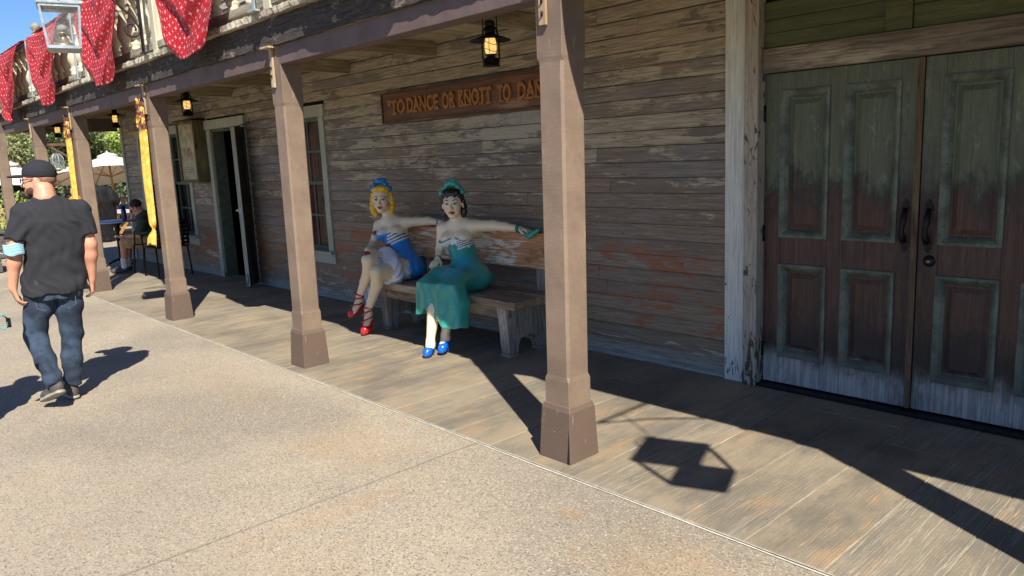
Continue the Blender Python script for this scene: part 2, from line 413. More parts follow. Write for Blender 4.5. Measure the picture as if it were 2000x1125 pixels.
def fascia_mat():
    t = NT('charred_fascia'); v = t.obj(); x, y, z = t.sep(v)
    g = t.noise(t.map(v, (1.6, 10, 28)), 2.5, 8, .72, 1.2); cr = t.noise(t.map(v, (1.1, 8, 46)), 2.2, 6, .6, 1.5); b = t.noise(t.map(v, (2.2, 2, 5)), 2, 6, .7)
    c = t.mix(t.mr(g, .3, .68), lin(38, 34, 34), lin(84, 75, 69)); c = t.mix(t.mr(b, .57, .64), c, lin(132, 120, 104))
    c = t.mix(t.mr(cr, .40, .33), c, lin(20, 17, 17))
    return t.fin(c, .9, t.bump(t.add(g, t.mr(cr, .3, .45, 0, .8)), .9, .012))
M_FASCIA = fascia_mat()
M_LEDGE = wood('bleached_ledge', lin(168, 158, 138), lin(112, 101, 86), lin(200, 190, 168), 0, .7, 1.3)
M_BALU = trim_mat('baluster_paint', lin(176, 168, 145), lin(208, 200, 176), lin(128, 116, 96), .0)
M_RAIL = wood('rail_timber', lin(160, 156, 138), lin(112, 108, 94), lin(186, 180, 160), 0, .5, 1.2)
M_CEIL = wood('ceiling_board', lin(186, 174, 144), lin(150, 138, 110), lin(206, 196, 168), 1, .5, 1.0)
M_JOIST = wood('joist_paint', lin(160, 148, 120), lin(128, 116, 92), lin(184, 174, 148), 1, .4, 1.0)
M_LINTEL = simple('lintel_paint', lin(98, 82, 78), .7, 0, .10, 5, .5)
def deck_mat():
    t = NT('stamped_plank_concrete'); v = t.obj(); x, y, z = t.sep(v); r = t.attr('rnd')
    off = t.comb(t.mul(r, 13), t.mul(r, 29), 0.0)
    q = t.n('ShaderNodeVectorMath'); q.operation = 'ADD'; t.L(v, q.inputs[0]); t.L(off, q.inputs[1]); vb = q.outputs[0]
    g = t.noise(t.map(vb, (26, 1.1, 1)), 2.4, 8, .72, .8); lines = t.noise(t.map(vb, (34, .8, 1)), 1.6, 3, .5, 1.6)
    knot = t.n('ShaderNodeTexWave'); knot.wave_type = 'BANDS'; knot.bands_direction = 'X'
    t.L(t.map(vb, (1, .16, 1)), knot.inputs['Vector']); knot.inputs['Scale'].default_value = 22; knot.inputs['Distortion'].default_value = 11; knot.inputs['Detail'].default_value = 2; knot.inputs['Detail Scale'].default_value = .7
    b = t.noise(t.map(v, (1.3, .9, 1)), 1.6, 5, .6); b2 = t.noise(t.map(vb, (4.5, 1.3, 1)), 1.7, 5, .65); f = t.noise(v, 120, 3)
    c = t.mix(t.mr(b, .36, .64), lin(114, 106, 92), lin(148, 134, 112))
    c = t.mix(t.mul(t.mr(b2, .52, .68), .6), c, lin(168, 132, 90)); c = t.mix(t.mul(t.mr(b2, .46, .34), .5), c, lin(100, 98, 88))
    c = t.mix(t.mul(t.mr(r, 0, 1, 0, 1, False), .35), c, lin(128, 122, 110))
    c = t.mix(t.mul(t.mr(g, .42, .28), .8), c, lin(76, 69, 60))
    lm = t.mr(lines, .565, .60); lm = t.mul(lm, t.mr(lines, .66, .62)); km = t.mul(t.mr(knot.outputs[0], .90, .99), t.mr(b2, .46, .56)); lm = t.math('MAXIMUM', t.mul(lm, t.mr(r, .2, .8, .15, .9)), t.mul(km, .8))
    c = t.mix(t.mul(lm, .5), c, lin(186, 176, 156))
    c = t.mix(t.mul(t.mr(f, .55, .7), .25), c, lin(72, 66, 58))
    return t.fin(c, .6, t.bump(t.add(t.mul(lm, .8), g), .45, .005), Specular_IOR_Level=.35)
M_DECK = deck_mat()
M_JOINT = simple('joint_grout', lin(168, 162, 146), .85, 0, .12, 20, .3)
def street_mat():
    t = NT('exposed_aggregate_concrete'); v = t.obj()
    s1 = t.vor(v, 150, 'F1', 'Color'); s1x, _a, _b = t.sep(s1); s2 = t.noise(v, 260, 3, .6); b = t.noise(v, .55, 5, .55, .4); b2 = t.noise(v, 2.2, 5, .65)
    c = t.mix(t.mr(b, .35, .65), lin(140, 130, 114), lin(165, 152, 131))
    c = t.mix(t.mul(t.mr(b2, .60, .74), .55), c, lin(168, 140, 98))
    c = t.mix(t.mul(t.mr(s1x, .80, .92), .75), c, lin(100, 93, 86)); c = t.mix(t.mul(t.mr(s1x, .2, .08), .5), c, lin(204, 192, 168))
    c = t.mix(t.mul(t.mr(s2, .56, .68), .35), c, lin(116, 106, 94))
    stain = None; x, y, z = t.sep(v); wob = t.mul(t.math('SUBTRACT', t.noise(v, 4.5, 6, .7), .5), 3.2)
    for (sx, sy, a, bb, st_) in ((-3.955, 2.08, .075, .045, 1.0), (-2.23, 2.37, .075, .04, 1.0), (-3.7, 2.2, .45, .28, .45), (-3.05, 1.62, .10, .42, .6), (-1.6, 2.25, .35, .25, .8), (-5.6, 2.2, .9, .25, .3), (-2.6, 1.2, .5, .3, .35)):
        d = t.math('SQRT', t.add(t.math('POWER', t.math('DIVIDE', t.math('SUBTRACT', x, sx), a), 2.0), t.math('POWER', t.math('DIVIDE', t.math('SUBTRACT', y, sy), bb), 2.0)))
        mk = t.mul(t.mr(t.add(d, wob), 1.6, .2), st_); stain = mk if stain is None else t.math('MAXIMUM', stain, mk)
    c = t.mix(t.mul(stain, .36), c, lin(160, 128, 82))
    for jx, am in ((-3.212, .5), (-6.2, .3), (-9.2, .3), (-.2, .4)):
        ln = t.math('ABSOLUTE', t.add(t.math('SUBTRACT', x, jx), t.mul(t.math('SUBTRACT', b2, .5), .02))); c = t.mix(t.mul(t.mr(ln, .009, .004), am), c, lin(84, 76, 66))
    gum = t.vor(v, 1.9, 'F1'); c = t.mix(t.mul(t.mr(gum, .035, .025), .5), c, lin(96, 88, 80))
    wide = t.noise(t.map(v, (.35, .8, 1)), 1.2, 5, .6, .5); c = t.mix(t.mul(t.mr(wide, .40, .62), .16), c, lin(122, 112, 98))
    h = t.add(t.mul(s1x, .5), s2)
    return t.fin(c, .85, t.bump(h, .55, .004))
M_STREET = street_mat()
M_LINE = simple('pale_edge_sealant', lin(196, 189, 172), .8, 0, .10, 30, .05)
M_IRON = simple('black_iron', lin(30, 29, 32), .45, .6, .2, 30, .3)
M_RUST = simple('dark_bracket_iron', lin(66, 52, 50), .5, .5, .2, 30, .3)
M_STEEL = simple('painted_lantern_steel', lin(165, 176, 178), .4, .25, .12, 20, .25)
M_BRASS = simple('worn_brass', lin(150, 126, 84), .35, .8, .2, 30, .2)
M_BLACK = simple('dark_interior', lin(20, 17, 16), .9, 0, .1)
M_GLASSD = NT('window_glass').fin(lin(40, 42, 44), .06, None, 0, Specular_IOR_Level=.6, Alpha=.38)
def clear_glass():
    t = NT('clear_glass'); t.p.inputs['Base Color'].default_value = (.95, .97, .97, 1); t.p.inputs['Roughness'].default_value = .03
    t.p.inputs['Alpha'].default_value = .13; t.p.inputs['Specular IOR Level'].default_value = .7
    n_ = t.noise(t.obj(), 14, 4); t.L(t.mr(n_, .3, .8, .03, .13), t.p.inputs['Alpha']); return t.m
M_CLEAR = clear_glass()
def emis(name, col, s):
    t = NT(name); v = t.obj(); n_ = t.noise(v, 30, 3); t.p.inputs['Base Color'].default_value = col
    t.L(t.mix(n_, col, tuple(x*.55 for x in col[:3])+(1,)), t.p.inputs['Emission Color']); t.p.inputs['Emission Strength'].default_value = s; t.p.inputs['Roughness'].default_value = .5; return t.m
M_GLOW = emis('lit_lamp_chimney', lin(255, 205, 120), .75)
M_CURTAIN = simple('red_curtain', lin(176, 54, 62), .9, 0, .25, 8, .3)

# ================================================================== ground
def sheet(name, x0, x1, y0, y1, z, mat, nx=1, ny=1):
    b = MB()
    for i in range(nx):
        for j in range(ny):
            xa, xb = x0+(x1-x0)*i/nx, x0+(x1-x0)*(i+1)/nx; ya, yb = y0+(y1-y0)*j/ny, y0+(y1-y0)*(j+1)/ny
            b.add([(xa, ya, z), (xb, ya, z), (xb, yb, z), (xa, yb, z)], [(0,1,2,3)])
    return b.build(name, mat)
DR = 0.0132                                       # the porch front is not quite parallel to the wall
def FY(x): return DR*(-2.6-x)
gr = sheet('ground', -700, 300, -400, 400, -.010, M_STREET); tag(gr, kind='structure')
# stamped concrete walk under the porch, one relief plank per board
def deck():
    b = MB(); rn = []; rr = random.Random(3)
    x = -17.2
    while x < 5.0:
        wd = .306 if rr.random() < .8 else .335
        ys = 2.655+FY(x+wd/2); y = ys; first = True
        while y < 4.8:
            ln = rr.uniform(1.2, 2.6); y2 = min(y+ln, 4.85)
            if 4.85-y2 < .3: y2 = 4.85
            g = .005
            ya = y+(.012 if first else g); first = False
            vs = [(x+g, ya, 0), (x+wd-g, ya, 0), (x+wd-g, y2-g, 0), (x+g, y2-g, 0), (x+g-.004, ya-.004, -.006), (x+wd-g+.004, ya-.004, -.006), (x+wd-g+.004, y2-g+.004, -.006), (x+g-.004, y2-g+.004, -.006)]
            b.add(vs, [(0,1,2,3), (4,5,1,0), (5,6,2,1), (6,7,3,2), (7,4,0,3)]); rn += [rr.random()]*5; y = y2
        x += wd
    o = b.build('porch_walk', M_DECK); a = o.data.attributes.new('rnd', 'FLOAT', 'FACE'); a.data.foreach_set('value', rn)
    return tag(o, kind='structure')
deck()
jb = MB(); jb.add([(-17.3, 2.655+FY(-17.3), -.005), (5, 2.655+FY(5), -.005), (5, 4.9, -.005), (-17.3, 4.9, -.005)], [(0,1,2,3)])
tag(jb.build('walk_joints', M_JOINT), kind='structure')
eb = MB(); rr = random.Random(5); pts = []
for i in range(450):
    x = -17.3+i*.05; y = 2.645+FY(x); wd = .0095+.0015*math.sin(i*.37)+.0008*rr.random(); pts.append((x, y+.0015*math.sin(i*.21)+.001*math.sin(i*.9), wd))
for (xa, ya, wa), (xb, yb, wb) in zip(pts[:-1], pts[1:]):
    eb.add([(xa, ya-wa/2, -.0060), (xb, yb-wb/2, -.0060), (xb, yb+wb/2, -.0055), (xa, ya+wa/2, -.0055)], [(0,1,2,3)])
tag(eb.build('walk_edge_line', M_LINE), kind='structure')

# ================================================================== the old wooden hall
HALL = empty('wooden_hall', (-8, 4.6, 0), 0, 'long weathered clapboard hall with peeling brown paint behind the porch', 'building')
def part(b, name, mat, parent=HALL, **k): return b.build(name, mat, parent, world=True, **k)
WY = 4.6
OPEN = [(-2.785, 9.0, -1, 9), (-8.93, -7.93, .50, 2.25), (-11.24, -9.99, -1, 2.25), (-12.93, -11.98, .50, 2.27), (-14.26, -13.30, .50, 2.27)]
def siding():
    b = MB(); rn = []; rr = random.Random(11); E_ = .1125
    for i in range(-1, 52):
        z0 = .04+E_*i if i >= 0 else -.02; z1 = .04+E_*(i+1)+.012
        if z0 > 5.6: break
        zc = (z0+z1)/2
        ints = [(-15.06, -2.785)]
        if z0 > 2.45: ints = [(-15.06, 5.0)]
        else:
            for (a, c, l, h) in OPEN:
                if l < zc < h:
                    out = []
                    for (p, q) in ints:
                        if c <= p or a >= q: out.append((p, q)); continue
                        if a > p: out.append((p, a))
                        if c < q: out.append((c, q))
                    ints = out
        for (p, q) in ints:
            x = p
            while x < q-1e-4:
                L_ = rr.uniform(1.8, 4.6); x2 = min(x+L_, q)
                if q-x2 < .5: x2 = q
                r_ = rr.random(); ns = max(1, int((x2-x)/.22)); dz0 = rr.uniform(-.003, .003); dy = rr.uniform(0, .003); tilt = rr.uniform(-.003, .003)
                prev = None; gap = .0015
                for k in range(ns+1):
                    xx = x+gap+(x2-x-2*gap)*k/ns; t_ = k/ns-.5
                    zb = z0+dz0+tilt*t_*2+rr.uniform(-.0022, .0022)*(1 if rr.random() < .5 else .3); yb = WY-.026-dy+rr.uniform(-.001, .001)
                    cur = [(xx, yb+.022, zb), (xx, yb, zb), (xx, WY-.004, z1), (xx, WY+.01, z1)]
                    if prev is not None:
                        b.add(prev+cur, [(0,4,5,1), (1,5,6,2), (2,6,7,3)]); rn += [r_]*3
                    prev = cur
                x = x2
    o = part(b, 'wall', M_SIDE); a = o.data.attributes.new('rnd', 'FLOAT', 'FACE'); a.data.foreach_set('value', rn)
    o['label'] = 'peeling brown clapboard wall'
siding()
# solid wall core, room behind, end wall and roof
b = MB()
def core(x0, x1, z0, z1): b.box(x0, x1, WY+.012, WY+.16, z0, z1)
core(-15.0, -14.26, 0, 2.27); core(-13.30, -12.93, 0, 2.27); core(-11.98, -11.24, 0, 2.27); core(-9.99, -8.93, 0, 2.27); core(-7.93, -2.79, 0, 2.27); core(-14.26, -13.30, 0, .5); core(-12.93, -11.98, 0, .5); core(-8.93, -7.93, 0, .5)
core(-15.0, 5.0, 2.27, 5.7)
b.box(-15.0, -14.9, WY+.17, 11, 0, 5.7); b.box(-14.9, 5, 11, 11.1, 0, 5.7)
b.box(-14.88, -2.9, 7.0, 7.1, 0, 2.9); b.box(-14.88, 4.9, WY+.17, 10.9, 2.9, 3.0); b.box(-14.88, 4.9, WY+.17, 10.9, -.02, .004)
b.box(-2.95, -2.9, WY+.17, 7.0, 0, 2.9)
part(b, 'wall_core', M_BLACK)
b = MB(); b.prism([(-.2+WY, 5.7), (11.3, 5.7), (7.9, 7.6)], -15.3, 5.3, 'yz'); part(b, 'roof', M_GREENX)
b = MB(); b.box(-15.09, -14.99, WY-.045, WY+.06, 0, 5.6); b.box(-15.085, -15.02, WY+.062, WY+.16, 0, 5.6); part(b, 'corner_board', M_WINTRIM, bevel=.003)
# trims beside the double doors
b = MB(); b.box(-2.782, -2.632, WY-.045, WY+.10, 0, 2.9); part(b, 'white_trim_board', M_TRIMW, bevel=.004)
b = MB(); b.box(-2.628, -2.532, WY-.075, WY+.10, 0, 2.9); part(b, 'grey_trim_board', M_TRIMG, bevel=.005)
b = MB(); b.box(-2.530, -.55, WY-.035, WY+.10, 2.026, 2.172); part(b, 'header_board', M_HEAD, bevel=.004)
b = MB(); b.box(-.548, -.45, WY-.075, WY+.10, 0, 2.9); part(b, 'grey_trim_board', M_TRIMG, bevel=.005)
b = MB(); b.box(-.448, 5, WY-.03, WY+.10, 0, 2.45); part(b, 'end_wall_boards', M_HEAD)
b = MB(); b.box(-2.530, -1.80, WY-.010, WY+.1, 2.176, 2.262); b.box(-2.530, -1.80, WY-.004, WY+.1, 2.264, 2.345); b.box(-2.530, -1.80, WY-.012, WY+.1, 2.347, 2.45)
b.box(-1.797, -1.655, WY-.022, WY+.1, 2.176, 2.45); b.box(-1.652, -.55, WY-.008, WY+.1, 2.176, 2.30); b.box(-1.652, -.55, WY-.014, WY+.1, 2.303, 2.45)
part(b, 'green_panel', M_GREENX, bevel=.003)
b = MB(); b.box(-2.535, -.55, WY-.06, WY+.10, -.01, .022); part(b, 'threshold', M_IRON, bevel=.004)
b = MB(); b.box(-2.525, -.56, WY+.10, WY+.12, .02, 2.03); part(b, 'door_backing', M_BLACK)
# the two door leaves
def door_leaf(x0, x1, cols, pull_x, lock):
    Yf = WY+.012; rows = ((.215, .822), (1.003, 1.908)); b = MB(); z0, z1 = .03, 2.020
    xs = [x0]+[c for p in cols for c in p]+[x1]
    for i in range(0, len(xs), 2): b.box(xs[i], xs[i+1], Yf, Yf+.045, z0, z1)
    zs = [z0, rows[0][0], rows[0][1], rows[1][0], rows[1][1], z1]
    for (a, c) in cols:
        for i in (0, 2, 4): b.box(a+.0004, c-.0004, Yf+.0009, Yf+.044, zs[i]+(0.0006 if i else 0), zs[i+1]-.0006)
        for (l, h) in rows:
            b.box(a+.001, c-.001, Yf+.026, Yf+.04, l+.001, h-.001)
            vs = [(a+.055, Yf+.026, l+.055), (c-.055, Yf+.026, l+.055), (c-.055, Yf+.026, h-.055), (a+.055, Yf+.026, h-.055), (a+.085, Yf+.010, l+.085), (c-.085, Yf+.010, l+.085), (c-.085, Yf+.010, h-.085), (a+.085, Yf+.010, h-.085)]
            b.add(vs, [(4,5,6,7), (0,1,5,4), (1,2,6,5), (2,3,7,6), (3,0,4,7)])
    d = part(b, 'door', M_DOOR, bevel=.0025)
    b = MB()
    for (a, c) in cols:
        for (l, h) in rows:
            prof = [(-.004, -.010), (.012, -.012), (.026, -.002), (.038, .014), (.044, .024)]
            rings = []
            for (ins, dy) in prof: rings.append([(a+ins, Yf+dy, l+ins), (c-ins, Yf+dy, l+ins), (c-ins, Yf+dy, h-ins), (a+ins, Yf+dy, h-ins)])
            rings.insert(0, [(a-.004, Yf-.0005, l-.004), (c+.004, Yf-.0005, l-.004), (c+.004, Yf-.0005, h+.004), (a-.004, Yf-.0005, h+.004)])
            vs = [v for r_ in rings for v in r_]; fs = []
            for i in range(len(rings)-1):
                for k in range(4): fs.append((i*4+k, i*4+(k+1) % 4, (i+1)*4+(k+1) % 4, (i+1)*4+k))
            b.add(vs, fs)
    mo = b.build('panel_moulding', M_MOULD, d)
    b = MB(); yb = Yf-.003
    for (zc, sg) in ((1.205, 1), (.995, -1)):                       # leaf shaped back plates
        pl = [(-.006, -.052), (.006, -.052), (.010, -.02), (.030, -.012), (.024, .004), (.016, .006), (.018, .026), (.0, .050), (-.018, .026), (-.016, .006), (-.024, .004), (-.030, -.012), (-.010, -.02)]
        b.prism([(pull_x+p*(.9), zc+q*sg*.95) for p, q in pl], yb-.004, yb)
    P = []
    for i in range(15):
        t_ = i/14; z = 1.195-.19*t_; P.append((pull_x+.004*math.sin(t_*6.28), yb-.006-.040*math.sin(math.pi*t_)**.6, z))
    b.tube(P, [.010]+[.0135+.004*abs(math.sin(i*.45)) for i in range(13)]+[.010], 10)
    b.build('door_pull', M_IRON, d)
    if lock:
        b = MB(); b.lathe([(.0, -.016), (.019, -.016), (.029, -.006), (.033, .0), (.033, .004)], (x0+.062, Yf, .906), 20, 'y'); lk = b.build('lock', M_IRON, d)
        b = MB(); b.lathe([(.0, -.020), (.010, -.020), (.012, -.0162)], (x0+.062, Yf, .906), 16, 'y'); b.box(x0+.0605, x0+.0635, Yf-.0215, Yf-.0203, .901, .911); b.build('lock_cylinder', M_BRASS, d)
    else:
        b = MB(); b.box(x1-.030, x1+.004, Yf-.010, Yf+.0, z0, z1); b.build('meeting_strip', M_HEADV, d)
        for z in (.25, 1.02, 1.78): b = MB(); b.tube([(x0-.002, Yf-.008, z-.05), (x0-.002, Yf-.008, z+.05)], .008, 8); b.build('hinge', M_IRON, d)
    return d
M_HEADV = wood('meeting_strip_wood', lin(112, 94, 68), lin(72, 58, 44), lin(134, 116, 90), 2, .4)
door_leaf(-2.524, -1.592, ((-2.418, -2.112), (-2.012, -1.708)), -1.657, False)
door_leaf(-1.584, -.556, ((-1.480, -1.172), (-1.068, -.762)), -1.533, True)
# windows
def window(x0, x1, z0, z1, curtain):
    b = MB(); tw = .105
    b.box(x0-.03, x1+.03, WY-.052, WY+.02, z1-.13, z1); b.box(x0, x0+tw, WY-.042, WY+.02, z0+.07, z1-.132); b.box(x1-tw, x1, WY-.042, WY+.02, z0+.07, z1-.132)
    b.box(x0-.03, x1+.03, WY-.045, WY+.02, z0-.075, z0+.035)
    f = part(b, 'window_frame', M_WINTRIM, bevel=.003)
    b = MB(); b.box(x0-.01, x1+.01, WY-.085, WY+.12, z0+.037, z0+.068); b.build('sill', M_WINTRIM, f, bevel=.004)
    xa, xb = x0+tw, x1-tw; za, zb = z0+.07, z1-.132; zm = (za+zb)/2+.02
    b = MB(); g = .042
    for (l, h, y) in ((za, zm+.02, WY+.055), (zm-.02, zb, WY+.02)):
        b.box(xa, xa+g, y, y+.032, l, h); b.box(xb-g, xb, y, y+.032, l, h); b.box(xa+g, xb-g, y, y+.032, l, l+g); b.box(xa+g, xb-g, y, y+.032, h-g, h)
        mx = (xa+xb)/2; b.box(mx-.012, mx+.012, y+.004, y+.028, l+g, h-g); mz = (l+h)/2
        b.box(xa+g, mx-.012, y+.004, y+.028, mz-.012, mz+.012); b.box(mx+.012, xb-g, y+.004, y+.028, mz-.012, mz+.012)
    b.build('sash', M_SASH, f, bevel=.002)
    b = MB(); b.box(xa+g, xb-g, WY+.070, WY+.074, za+g, zm-.02); b.box(xa+g, xb-g, WY+.034, WY+.038, zm+.02, zb-g); b.build('pane', M_GLASSD, f)
    b = MB(); n_ = 40
    for (c0, c1) in ((xa, xa+(xb-xa)*.40), (xb-(xb-xa)*.40, xb)):
        vs = []
        for i in range(n_+1):
            x = c0+(c1-c0)*i/n_; y = WY+.15+.018*math.sin(i*1.15); vs += [(x, y, za), (x, y, zb)]
        b.add(vs, [(2*i, 2*i+2, 2*i+3, 2*i+1) for i in range(n_)], True)
    b.build('curtain', M_CURTAIN if curtain else M_BLACK, f)
M_SASH = simple('sash_green_paint', lin(84, 92, 76), .6, 0, .15, 10, .3)
window(-8.93, -7.93, .50, 2.25, True)
window(-14.26, -13.30, .50, 2.27, False)
window(-12.93, -11.98, .50, 2.27, False)
# side doorway with its open leaf
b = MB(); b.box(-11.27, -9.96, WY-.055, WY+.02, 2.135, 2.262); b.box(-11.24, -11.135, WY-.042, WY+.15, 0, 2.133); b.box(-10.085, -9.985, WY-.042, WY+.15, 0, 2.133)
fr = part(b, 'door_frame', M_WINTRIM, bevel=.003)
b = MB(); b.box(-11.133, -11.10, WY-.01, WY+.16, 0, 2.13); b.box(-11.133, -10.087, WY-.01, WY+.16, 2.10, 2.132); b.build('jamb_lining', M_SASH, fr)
M_DARKDOOR = wood('dark_door_timber', lin(62, 56, 48), lin(38, 34, 30), lin(96, 88, 74), 2, .3)
b = MB(); L_ = .38
for (x0, x1, z0, z1) in ((0, .08, .02, 2.11), (L_-.08, L_, .02, 2.11)): b.box(x0, x1, -.022, .022, z0, z1)
for (z0, z1) in ((.02, .22), (1.0, 1.12), (1.99, 2.11)): b.box(.08, L_-.08, -.020, .020, z0, z1)
b.box(.08, L_-.08, -.008, .008, .22, 1.0); b.box(.08, L_-.08, -.008, .008, 1.12, 1.99)
od = b.build('door', M_DARKDOOR, HALL, bevel=.003); od.location = Vector((-10.03, WY-.02, 0))-HALL.location; od.rotation_euler = (0, 0, R(-46)); od['label'] = 'narrow dark door leaf standing open'
b = MB(); b.box(L_, L_+.004, -.026, .026, .02, 2.10); b.build('edge_strip', M_WINTRIM, od)
b = MB(); b.lathe([(.012, -.05), (.010, -.03), (.026, -.016), (.026, .0)], (L_-.05, -.035, 1.03), 14, 'y'); b.box(L_-.03, L_+.008, -.012, .012, .99, 1.06); b.build('door_handle', M_STEEL, od)
b = MB(); b.tube([(-9.80, WY-.03, 2.16), (-9.99, WY-.2, 2.10), (-10.03, WY-.3, 2.09)], .006, 6); part(b, 'door_closer_arm', M_IRON)
# ceiling of the porch (underside of the balcony) belongs to the balcony built next
# ================================================================== balcony over the porch
BAL = empty('balcony', (-2.6, 2.745, 2.33), -DR, 'weathered timber balcony running over the porch, with turned balusters and charred fascia', 'balcony')
def bal(b, name, mat, **k): return b.build(name, mat, BAL, **k)
# local axes: x along the front, y towards the hall, z from the underside of the lintel
X0, X1 = -13.35, 7.5
b = MB(); b.box(X0, X1, .032, .16, 0, .135); bal(b, 'lintel_beam', M_LINTEL, bevel=.004)
b = MB(); rr = random.Random(9)
def rough_strip(y0, y1, z0, z1, jz, step=.07, amp=.006):
    vs = []; fs = []; n_ = int((X1-X0)/step)
    for i in range(n_+1):
        x = X0+(X1-X0)*i/n_; a = rr.uniform(-amp, amp); c = rr.uniform(-amp, amp)*jz
        vs += [(x, y0+a*.6, z0+a), (x, y1, z0), (x, y1, z1), (x, y0+c*.8, z1+c)]
    for i in range(n_):
        for k in range(4): fs.append((i*4+k, i*4+(k+1) % 4, (i+1)*4+(k+1) % 4, (i+1)*4+k))
    fs.append((0,1,2,3)); fs.append(tuple(n_*4+k for k in (3,2,1,0)))
    b.add(vs, fs)
rough_strip(-.002, .030, .137, .325, 1.0, .05, .004); bal(b, 'fascia', M_FASCIA)
b = MB(); rough_strip(-.058, .10, .327, .375, 1.6, .04, .0075); bal(b, 'floor_edge', M_LEDGE)
b = MB(); b.box(X0, X1, .105, 2.05, .340, .372); bal(b, 'floor', M_CEIL)
b = MB(); rr = random.Random(4); y = .11
b = MB()
x = X0
while x < X1-.1:
    b.box(x+.002, x+.138, .165, 1.83, .322+rr.uniform(0, .004), .338); x += .14
bal(b, 'ceiling', M_CEIL)
for i in range(15):
    x = -17.86+1.49*i+2.6-.05-.42*0
    jx = (-5.86+1.49*(5-i))+2.6
    if X0+.1 < jx < X1:
        b = MB(); b.box(jx-.022, jx+.022, .163, 1.835, .195, .321); bal(b, 'joist', M_JOIST, bevel=.003)
b = MB(); b.box(X0-.05, X0-.002, -.05, 1.86, .02, .335); bal(b, 'end_beam', M_LINTEL, bevel=.004)
# balustrade
b = MB(); b.box(X0, X1, .03, .12, .435, .50); bal(b, 'bottom_rail', M_RAIL, bevel=.004)
b = MB(); b.box(X0, X1, .00, .14, 1.13, 1.19); bal(b, 'top_rail', M_RAIL, bevel=.006)
bp = [(.034, .50), (.034, .53), (.028, .535), (.040, .56), (.040, .575), (.024, .59), (.030, .62), (.047, .67), (.050, .72), (.042, .79), (.030, .86), (.022, .93), (.030, .945), (.038, .96), (.026, .975), (.032, 1.01), (.034, 1.06), (.034, 1.13)]
b = MB(); b.lathe([(r_*1.4, z) for r_, z in bp], (0, 0, 0), 14)
base = bal(b, 'baluster', M_BALU)
NEW = [-12.90+2.45*i for i in range(8)]
first = True
xx = X0+.25
while xx < X1:
    if min(abs((xx-2.6)-n_) for n_ in NEW) > .13:
        if first: base.location = (xx, .075, 0); first = False
        else:
            c = base.copy(); COL.objects.link(c); c.location = (xx, .075, 0)
    xx += .35
for n_ in NEW:
    b = MB(); x = n_+2.6; b.box(x-.055, x+.055, .02, .13, .376, 1.24); nw = bal(b, 'newel_post', M_BALU, bevel=.006)
    b = MB(); b.lathe([(.05, 1.241), (.06, 1.25), (.05, 1.27), (.03, 1.28), (.045, 1.30), (.062, 1.335), (.062, 1.36), (.045, 1.395), (.0, 1.41)], (x, .075, 0), 18); b.build('finial', M_RAIL, nw)
    b = MB(); b.box(x-.018, x+.018, -.085, -.075, .378, 1.15); b.box(x-.055, x+.055, -.105, -.06, .377, .392); b.build('flat_batten', M_STEEL if abs(n_+8) > 1.3 else M_RUST, nw)

# ================================================================== porch posts
POSTX = [(-2.687, 0), (-5.56, 0), (-8.50, 0), (-11.51, 0), (-13.90, 0), (-17.0, 0), (.19, 0), (3.1, 0)]
def make_post():
    root = empty('porch_post', (0, 0, 0))
    b = MB(); H = 2.464; s_ = .0845; c_ = .013
    def ring(z, s, c): return [(-s+c, -s, z), (s-c, -s, z), (s, -s+c, z), (s, s-c, z), (s-c, s, z), (-s+c, s, z), (-s, s-c, z), (-s, -s+c, z)]
    rings = [ring(.29, s_, .002), ring(.43, s_, .002), ring(.455, s_-.003, c_), ring(2.03, s_-.003, c_), ring(2.055, s_, .002), ring(H, s_, .002)]
    vs = [v for r_ in rings for v in r_]; fs = [tuple(range(7, -1, -1)), tuple(40+k for k in range(8))]
    for i in range(5):
        for k in range(8): fs.append((i*8+k, i*8+(k+1) % 8, (i+1)*8+(k+1) % 8, (i+1)*8+k))
    b.add(vs, fs); b.build('shaft', M_POST, root, bevel=.002)
    b = MB(); q = [(.112, 0), (.100, .265), (.0995, .272), (.089, .300)]
    vs = []; 
    for s, z in q: vs += [(-s, -s, z), (s, -s, z), (s, s, z), (-s, s, z)]
    fs = [(3,2,1,0), (12,13,14,15)]
    for i in range(3):
        for k in range(4): fs.append((i*4+k, i*4+(k+1) % 4, (i+1)*4+(k+1) % 4, (i+1)*4+k))
    b.add(vs, fs); b.build('plinth', M_POST, root, bevel=.003)
    return root
P0 = make_post(); plabels = {
 -2.687: 'nearest brown square porch post with a split plinth, right of the bench', -5.56: 'brown porch post with cream chipped edges, left of the seated statues',
 -8.50: 'brown porch post with a long yellow cloth', -11.51: 'brown porch post with a yellow cloth, just right of the walking man',
 -13.90: 'brown porch post rising behind the walking man\'s cap', -17.0: 'farthest brown porch post at the left edge of the picture',
 .19: 'brown porch post outside the right edge, its shadow crossing the walk', 3.1: 'brown porch post two bays right of the picture'}
for i, (x, _q) in enumerate(POSTX):
    loc = (x, 2.745+FY(x)+.115, .0)
    if i == 0: o = P0; o.location = loc; o['label'] = plabels[x]; o['category'] = 'post'; o['group'] = 'brown posts holding up the balcony'
    else: o = copy_tree(P0, loc, label=plabels[x])
    o.rotation_euler = (0, .016, 0)
